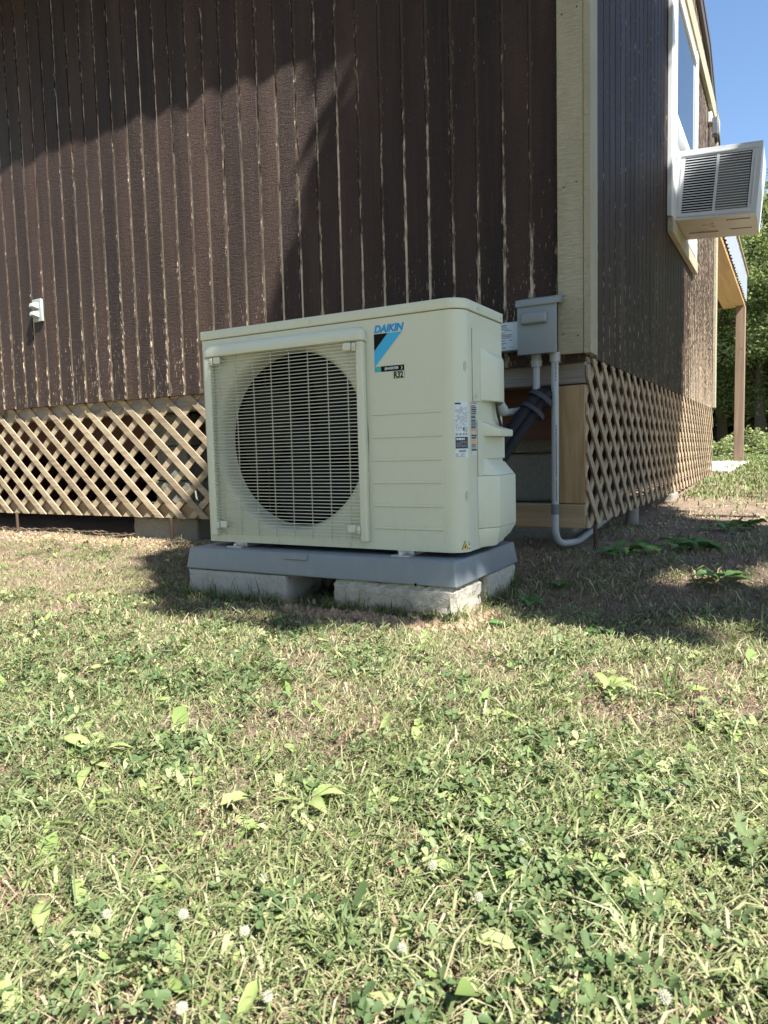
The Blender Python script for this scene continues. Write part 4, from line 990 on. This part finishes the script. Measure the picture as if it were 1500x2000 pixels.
n = 90000
wx = rng.uniform(-18, 16, n); wy = rng.uniform(25, 31, n); wz = rng.random(n)**1.5*(3.6+2.6*vnoise(wx, wy, .45, 91)+1.5*vnoise(wx, wy, 1.3, 92))
WOOD = (np.stack([wx, wy, wz+.1], -1), rng.uniform(.18, .34, n), np.clip(rng.normal(.35, .2, n), 0, 1))
# ------------------------------------------------------------------ weeds, clover blossoms
def leaf_me(name, L, w, m, curve, tint, fold=.25, stalk=.3):
    b = MB(); n = 8; vs = []; fs = []
    for i in range(n+1):
        t = i/n; s = L*t; ww = w*.5*(0.10 if t < stalk*.6 else math.sin(math.pi*min(1, (t-stalk*.6)/(1-stalk*.6)+.02)**.75)**.8) if i < n else .0006
        z = curve[0]*s-curve[1]*s*s/L; f = fold*ww
        vs += [(s, ww, z+f+.10*ww*math.sin(i*2.3)), (s, 0, z), (s, -ww, z+f-.10*ww*math.sin(i*1.9))]
    for i in range(n):
        k = 3*i; fs += [(k, k+1, k+4, k+3), (k+1, k+2, k+5, k+4)]
    me = b.add(vs, fs).mesh(name, m, True); a = me.attributes.new('tint', 'FLOAT', 'POINT'); a.data.foreach_set('value', [min(1, max(0, tint+.1*math.sin(i)+(.28 if i % 3 == 1 else -.08))) for i in range(len(vs))]); return me
LEAVES = [leaf_me('leaf', .075, .030, M_weed, (.55, .55), .55), leaf_me('leaf', .060, .026, M_weed, (.25, .22), .8), leaf_me('leaf', .085, .024, M_weed, (.9, .75), .45), leaf_me('leaf', .055, .034, M_weed, (.18, .2), .65)]
DLEAVES = [leaf_me('leaf', .085, .044, M_weedd, (.5, .5), .5), leaf_me('leaf', .07, .038, M_weedd, (.8, .7), .7), leaf_me('leaf', .06, .034, M_weedd, (.3, .25), .3)]
def weed(x, y, n, s, pool, label, group, az=None, spread=1.0):
    e = empty('broadleaf_weed', (x, y, float(gz(x, y))+.001), label=label, cat='weed', group=group); r = random.Random(int(x*999+y*777))
    for i in range(n):
        o = link('leaf', r.choice(pool), e, loc=(r.gauss(0, .008*s*(1 if n < 12 else 5)), r.gauss(0, .008*s*(1 if n < 12 else 5)), r.uniform(.002, .014)*s), rot=(r.uniform(-.35, .35), r.uniform(-.25, .12), (az if az is not None else 0)+2*math.pi*i/n*spread+r.uniform(-.4, .4))); k = s*r.uniform(.75, 1.2); o.scale = (k, k, k)
def ray(px, py, z=.012):
    d = rgt; d = r2*((px-750)/1404.1)-u2*((py-1000)/1404.1)+fwd; t = (z-CAMZ)/d.z; return d.x*t, d.y*t
gW = 'weeds in the sunlit foreground lawn'
for px, py, nl, s, lb in [
    (195, 1480, 5, 1.0, 'pale broadleaf weed with one raised leaf in the left lawn'),
    (85, 1828, 1, 1.0, 'single broad pale leaf lying flat near the lower left corner'),
    (610, 1560, 6, .9, 'low pale weed with spread leaves in the lawn, below the middle of the pad'),
    (1215, 1765, 5, 1.15, 'spreading broadleaf weed lying flat in the lower right lawn'),
    (1185, 1345, 6, 1.0, 'pale green weed clump right of the pad in the sunlit lawn'),
    (810, 1458, 2, .9, 'two pale leaves lying in the lawn below the condenser corner'),
    (150, 1545, 4, .8, 'small flattened weed near the left edge of the lawn'),
    (1400, 1425, 4, 1.1, 'broad pale weed leaves near the right edge of the lawn'),
    (330, 1530, 4, .7, 'small pale weed right of the flattened one in the left lawn'),
    (955, 1400, 3, .8, 'three yellowish leaves in the lawn just right of the centre')]:
    x, y = ray(px, py); weed(x, y, nl+(2 if nl > 2 else 0), s*.8, LEAVES, lb, gW, spread=1 if nl > 2 else .6, az=2.2 if nl == 1 else None)
gD = 'weeds on the shaded earth by the corner'
for px, py, nl, s, lb in [(1240, 1110, 16, 1.1, 'dark green broadleaf patch on shaded earth right of the conduit elbow'), (1335, 1100, 18, 1.2, 'dark green leafy patch further right on the shaded earth'),
                          (1085, 1140, 5, .8, 'small dark weed between the pad and the leafy patches'), (1030, 1160, 6, .8, 'small weed beside the rear right block'),
                          (1400, 1150, 7, 1.0, 'dark weed near the right edge of the shaded earth'), (985, 1195, 5, .75, 'little weed at the foot of the rough front block'), (1430, 1062, 14, 1.3, 'tall shaded weed clump near the right edge below the lattice'), (1180, 1210, 6, .9, 'half-lit weed at the edge of the shade, right of the blocks')]:
    x, y = ray(px, py, .04); weed(x, y, nl, s, DLEAVES, lb, gD)
def blossom():
    b = MB(); r = random.Random(3)
    for i in range(70):
        t = math.acos(1-1.75*(i+.5)/70); a = i*2.39996; d = Vector((math.sin(t)*math.cos(a), math.sin(t)*math.sin(a), math.cos(t))); c = d*.0038; tip = d*r.uniform(.0062, .0072)+Vector((0, 0, .0005)); u_ = d.orthogonal().normalized()*.0020; v_ = d.cross(u_)
        b.add([c+u_*.6, c+v_*.6, c-u_*.6, c-v_*.6, tip], [(0,1,4), (1,2,4), (2,3,4), (3,0,4)])
    return b.mesh('flower_head', M_petal)
bl = blossom(); st = MB().tube([(0, 0, -.03), (.001, .001, -.015), (0, 0, 0)], .0011, 6).mesh('flower_stem', M_stem)
for px, py, lb in [(513, 1717, 'highest white clover blossom in the left half of the foreground'), (478, 1823, 'white clover blossom just below the highest one of the left half'), (523, 1942, 'white clover blossom near the bottom edge, left of the middle'),
                   (358, 1790, 'white clover blossom just right of the leftmost one'), (208, 1776, 'leftmost white clover blossom in the foreground lawn'), (845, 1696, 'white clover blossom left of and just below the highest one'), (935, 1775, 'white clover blossom in the middle of the right half'),
                   (785, 1855, 'white clover blossom just right of the picture middle, low down'), (355, 1968, 'lowest white clover blossom in the left half, at the bottom edge'), (1298, 1986, 'white clover blossom in the bottom right corner of the lawn'), (1018, 1660, 'highest white clover blossom of all, right of the middle')]:
    x, y = ray(px, py, .03); e = empty('clover_blossom', (x, y, float(gz(x, y))), label=lb, cat='flower', group='white clover blossoms')
    h = .024+.010*rnd.random(); sc_ = rnd.uniform(.65, .92)
    o = link('flower_head', bl, e, loc=(0, 0, h), rot=(rnd.uniform(-.4, .4), rnd.uniform(-.4, .4), rnd.uniform(0, 6))); o.scale = (sc_,)*3; link('flower_stem', st, e, loc=(0, 0, h-.001))
# taller tufts
def tuft_thing(px, py, label, n=26, h=.07):
    x, y = ray(px, py); r = np.random.default_rng(int(px)); xs = x+r.normal(0, .010, n); ys = y+r.normal(0, .010, n)
    V = blades(xs, ys, r.uniform(.5, 1.1, n)*h, r.uniform(.0016, .0032, n), r.uniform(.1, .8, n), r.uniform(0, 6.28, n)); b = MB(); c0 = np.array([x, y, float(gz(x, y))])
    for q in V: b.add((q-c0).tolist(), BF)
    me = b.mesh('grass_tuft', M_grass); a = me.attributes.new('tint', 'FLOAT', 'POINT'); a.data.foreach_set('value', np.repeat(np.clip(r.normal(.45, .15, n), 0, 1), 5).astype('f4'))
    link('grass_tuft', me, loc=tuple(c0), label=label, cat='grass tuft', group='tufts left by the mower')
tuft_thing(150, 1252, 'upright grass tuft in the left lawn, apart from the pad'); tuft_thing(335, 1345, 'grass tuft in the lawn left of and below the smooth block', 22, .055)
tuft_thing(1305, 1345, 'taller grass tuft in the right lawn near the shade edge', 40, .085); tuft_thing(345, 1190, 'small grass tuft at the left end of the smooth block', 20, .06)
tuft_thing(1120, 1620, 'broad-bladed grass tuft in the lower right half of the lawn', 24, .07); tuft_thing(655, 1860, 'coarse grass tuft near the bottom middle of the lawn', 26, .07)

# ------------------------------------------------------------------ trees
def leaf_cloud(P, S, tint, name, up=.3):
    """P (n,3) centres -> folded leaf quads"""
    n = len(P); a = rng.normal(0, 1, (n, 3)); a[:,2] *= .6; a /= np.linalg.norm(a, axis=1)[:,None]
    r = rng.normal(0, 1, (n, 3)); r[:,2] += up*3; b = np.cross(a, r); b /= np.linalg.norm(b, axis=1)[:,None]
    V = np.zeros((n, 4, 3)); S = S[:,None]
    V[:,0] = P-a*S*.6; V[:,1] = P+b*S*.36; V[:,2] = P+a*S*.6; V[:,3] = P-b*S*.36
    me = bpy.data.meshes.new(name); me.from_pydata(V.reshape(-1, 3).tolist(), [], np.arange(4*n).reshape(-1, 4).tolist())
    t = me.attributes.new('tint', 'FLOAT', 'POINT'); t.data.foreach_set('value', np.repeat(tint, 4).astype('f4')); me.materials.append(M_tree); return me
def limb(b, p, q, r0, r1, wob=.08):
    p, q = Vector(p), Vector(q); pts = []; L = (q-p).length
    for i in range(6):
        t = i/5; pts.append(p.lerp(q, t)+Vector((rnd.uniform(-1, 1), rnd.uniform(-1, 1), rnd.uniform(-.4, .4)))*wob*L*.35*math.sin(math.pi*t))
    b.tube(pts, [r0+(r1-r0)*i/5 for i in range(6)], 8, cap=False); return pts
link('distant_wood', leaf_cloud(*WOOD, 'distant_wood'), label='distant wood of mixed green foliage closing off the lawn', cat='wood', kind='stuff')
# the tree off to the right whose crown shades the corner
POLY = [(-3.3, 3.45), (-3.08, 3.2), (-2.88, 2.97), (-2.64, 2.6), (-2.52, 2.15), (-2.0, 1.80), (-1.72, 1.50), (-1.05, 1.48), (-.88, 1.66), (-.872, 1.97), (-.66, 1.86), (-.30, 1.58), (.1, 1.95), (.9, 2.2), (.9, 3.2), (.1, 3.45), (-.5, 3.85), (-.95, 5.2), (-1.4, 5.45), (-2.2, 5.0), (-2.9, 5.35), (-3.5, 4.6), (-3.4, 4.0)]
def inpoly(x, y):
    c = np.zeros(len(x), bool); k = len(POLY)
    for i in range(k):
        (xa_, ya_), (xb, yb) = POLY[i], POLY[(i+1) % k]
        c ^= ((ya_ > y) != (yb > y)) & (x < (xb-xa_)*(y-ya_)/(yb-ya_+1e-12)+xa_)
    return c
n = 60000; gx_ = rng.uniform(-3.7, 1.2, n); gy_ = rng.uniform(1.2, 5.7, n)
jx = (vnoise(gx_, gy_, 4.5, 81)-.5)*.26+(vnoise(gx_, gy_, 15, 82)-.5)*.16; jy = (vnoise(gx_, gy_, 4.5, 83)-.5)*.22+(vnoise(gx_, gy_, 15, 84)-.5)*.16
nj = np.clip(np.hypot(gx_+.88, gy_-1.85)/.45, .15, 1); k = inpoly(gx_+jx*nj, gy_+jy*nj) & ~((vnoise(gx_, gy_, 8, 85) > .78) & (gy_ < 1.75)) & ~((vnoise(gx_, gy_, 7, 86)*.65+vnoise(gx_, gy_, 16, 87)*.35 > .56) & (gx_ > -.60) & (gy_ < 2.7)); gx_, gy_ = gx_[k], gy_[k]; n = len(gx_)
t_ = 7.2+1.3*np.sqrt(np.clip(1-((gx_+1.3)/2.6)**2, .05, 1))*rng.uniform(-1, 1, n)
SV = np.array(SUN); P1 = np.stack([gx_, gy_, np.zeros(n)], -1)+t_[:,None]*SV
# rest of the same crown, farther right, enlarged unseen to block sky light
m = 14000; q = rng.normal(0, 1, (m, 3)); q /= np.linalg.norm(q, axis=1)[:,None]; q *= rng.uniform(.55, 1, m)[:,None]**.5
P2 = q*np.array([2.6, 2.8, 2.0])+np.array([7.7, 1.4, 5.8])
P_ = np.concatenate([P1, P2]); shade = empty('shade_tree', (5.8, 1.6, 0), label='leafy tree standing right of the view whose crown shades the cabin corner', cat='tree')
o = link('crown', leaf_cloud(P_, rng.uniform(.07, .13, len(P_)), np.clip(rng.normal(.5, .22, len(P_)), 0, 1), 'crown'), shade); o.matrix_parent_inverse = parent_world(shade).inverted()
tb = MB(); limb(tb, (5.8, 1.6, -.1), (5.5, 1.6, 3.6), .17, .12, .06)
for q_ in ((3.2, 1.4, 5.6), (2.2, .6, 5.2), (2.6, 2.6, 5.8), (8.2, 2.6, 6.4), (7.6, .4, 6.8), (3.6, 3.4, 5.4)): limb(tb, (5.5, 1.6, 3.5), q_, .08, .02, .12)
sub(shade, tb, 'trunk', M_bark, smooth=True)

def tree_meshes(seed, h, rx, nleaf, ls_, cl=46):
    r = np.random.default_rng(seed); c = r.normal(0, 1, (cl, 3)); c /= np.linalg.norm(c, axis=1)[:,None]; c *= (r.uniform(.25, 1, cl)[:,None])**.6
    c = c*np.array([rx, rx, h*.40])+np.array([0, 0, h*.58]); c[:,2] = np.maximum(c[:,2], h*(.06+.1*r.random(cl)))
    s = r.uniform(.14, .30, cl)*rx; w = r.integers(0, cl, nleaf); d = r.normal(0, 1, (nleaf, 3)); d /= np.linalg.norm(d, axis=1)[:,None]; d *= (r.random(nleaf)**.45)[:,None]
    P = c[w]+d*s[w][:,None]*np.array([1.15, 1.15, .75]); crown = leaf_cloud(P, r.uniform(.6, 1.3, nleaf)*ls_, np.clip(r.normal(.5, .2, nleaf)+(r.random(cl)[w]-.5)*.5, 0, 1), 'crown')
    b = MB(); limb(b, (0, 0, -.2), (r.normal(0, .15), r.normal(0, .15), h*.62), h*.022, h*.008, .05)
    for i in range(9): limb(b, (0, 0, h*(.18+.4*i/9)), tuple(c[i]), h*.008, h*.002, .15)
    return crown, b.mesh('trunk', M_bark, True)
VAR = [tree_meshes(1, 8.0, 3.0, 42000, .085, 80), tree_meshes(2, 9.0, 3.3, 42000, .09, 80)]
gT = 'trees along the wood edge behind the lawn'
trees = [(-.75, 21.0, 0, .92, 'tall leafy tree behind the porch post'), (.95, 19.5, 1, .80, 'leafy tree at the right edge behind the window air conditioner'), (-3.6, 22, 1, .95, 'tree hidden mostly by the cabin, left of the porch'),
         (-1.9, 25, 0, 1.0, 'darker tree standing deeper in the wood behind the post'), (3.8, 20.5, 0, .9, 'leafy tree just beyond the right edge of the view'), (-7.5, 24, 1, 1.0, 'tall tree behind the cabin roof, out of sight'),
         (6.8, 22, 1, 1.0, 'tree well to the right along the wood edge'), (.3, 25.5, 1, .85, 'tree in the second row at the right edge'), (2.4, 26, 0, .9, 'second-row tree beyond the right edge'), (-12, 22, 0, 1.0, 'tree far to the left behind the cabin'),
         (-9.5, -10.5, 0, 1.15, 'added unseen tall tree behind the viewer, far left'), (-4.2, -12, 1, 1.15, 'added unseen tall tree behind the viewer, left of centre'), (1.4, -12.5, 0, 1.2, 'added unseen tall tree straight behind the viewer'), (7.5, -13, 1, 1.15, 'added unseen tall tree behind the viewer, to the right'), (-14, -5, 1, 1.15, 'added unseen tall tree left of the viewer across the lawn')]  # unseen trees added around the viewer to cut low sky fill
for i, (x, y, v, s, lb) in enumerate(trees):
    e = empty('broadleaf_tree', (x, y, float(gz(x, y, False))), label=lb, cat='tree', group=gT); e.rotation_euler = (0, 0, i*1.7); e.scale = (s, s, s*(.92+.05*(i % 3)))
    link('crown', VAR[v][0], e); link('trunk', VAR[v][1], e)
def shrub_me(seed, n=2600):
    r = np.random.default_rng(seed); d = r.normal(0, 1, (n, 3)); d /= np.linalg.norm(d, axis=1)[:,None]; d *= (r.random(n)**.4)[:,None]; d[:,2] = abs(d[:,2])
    return leaf_cloud(d*np.array([1.0, .8, .85])*(1+.25*np.sin(d[:,:1]*7+seed)), r.uniform(.06, .12, n), np.clip(r.normal(.75, .2, n), 0, 1), 'shrub')
SH = [shrub_me(5), shrub_me(6)]
for i, (x, y, s, lb) in enumerate([(-1.35, 16.5, .62, 'low sunlit shrub left of the porch post at the wood edge'), (-.15, 16.2, .55, 'low bright shrub right of the porch post'), (.75, 16.8, .8, 'rounded shrub at the right edge below the trees'), (-2.6, 17, .8, 'shrub at the wood edge hidden behind the cabin corner'), (2.3, 16.6, .9, 'shrub beyond the right edge of the lawn'), (-.7, 18, .75, 'taller shrub directly behind the porch post')]):
    o = link('shrub', SH[i % 2], loc=(x, y, float(gz(x, y, False))-.05), rot=(0, 0, i*2.1), label=lb, cat='shrub', group='shrubs along the wood edge'); o.scale = (s, s, s*.9)
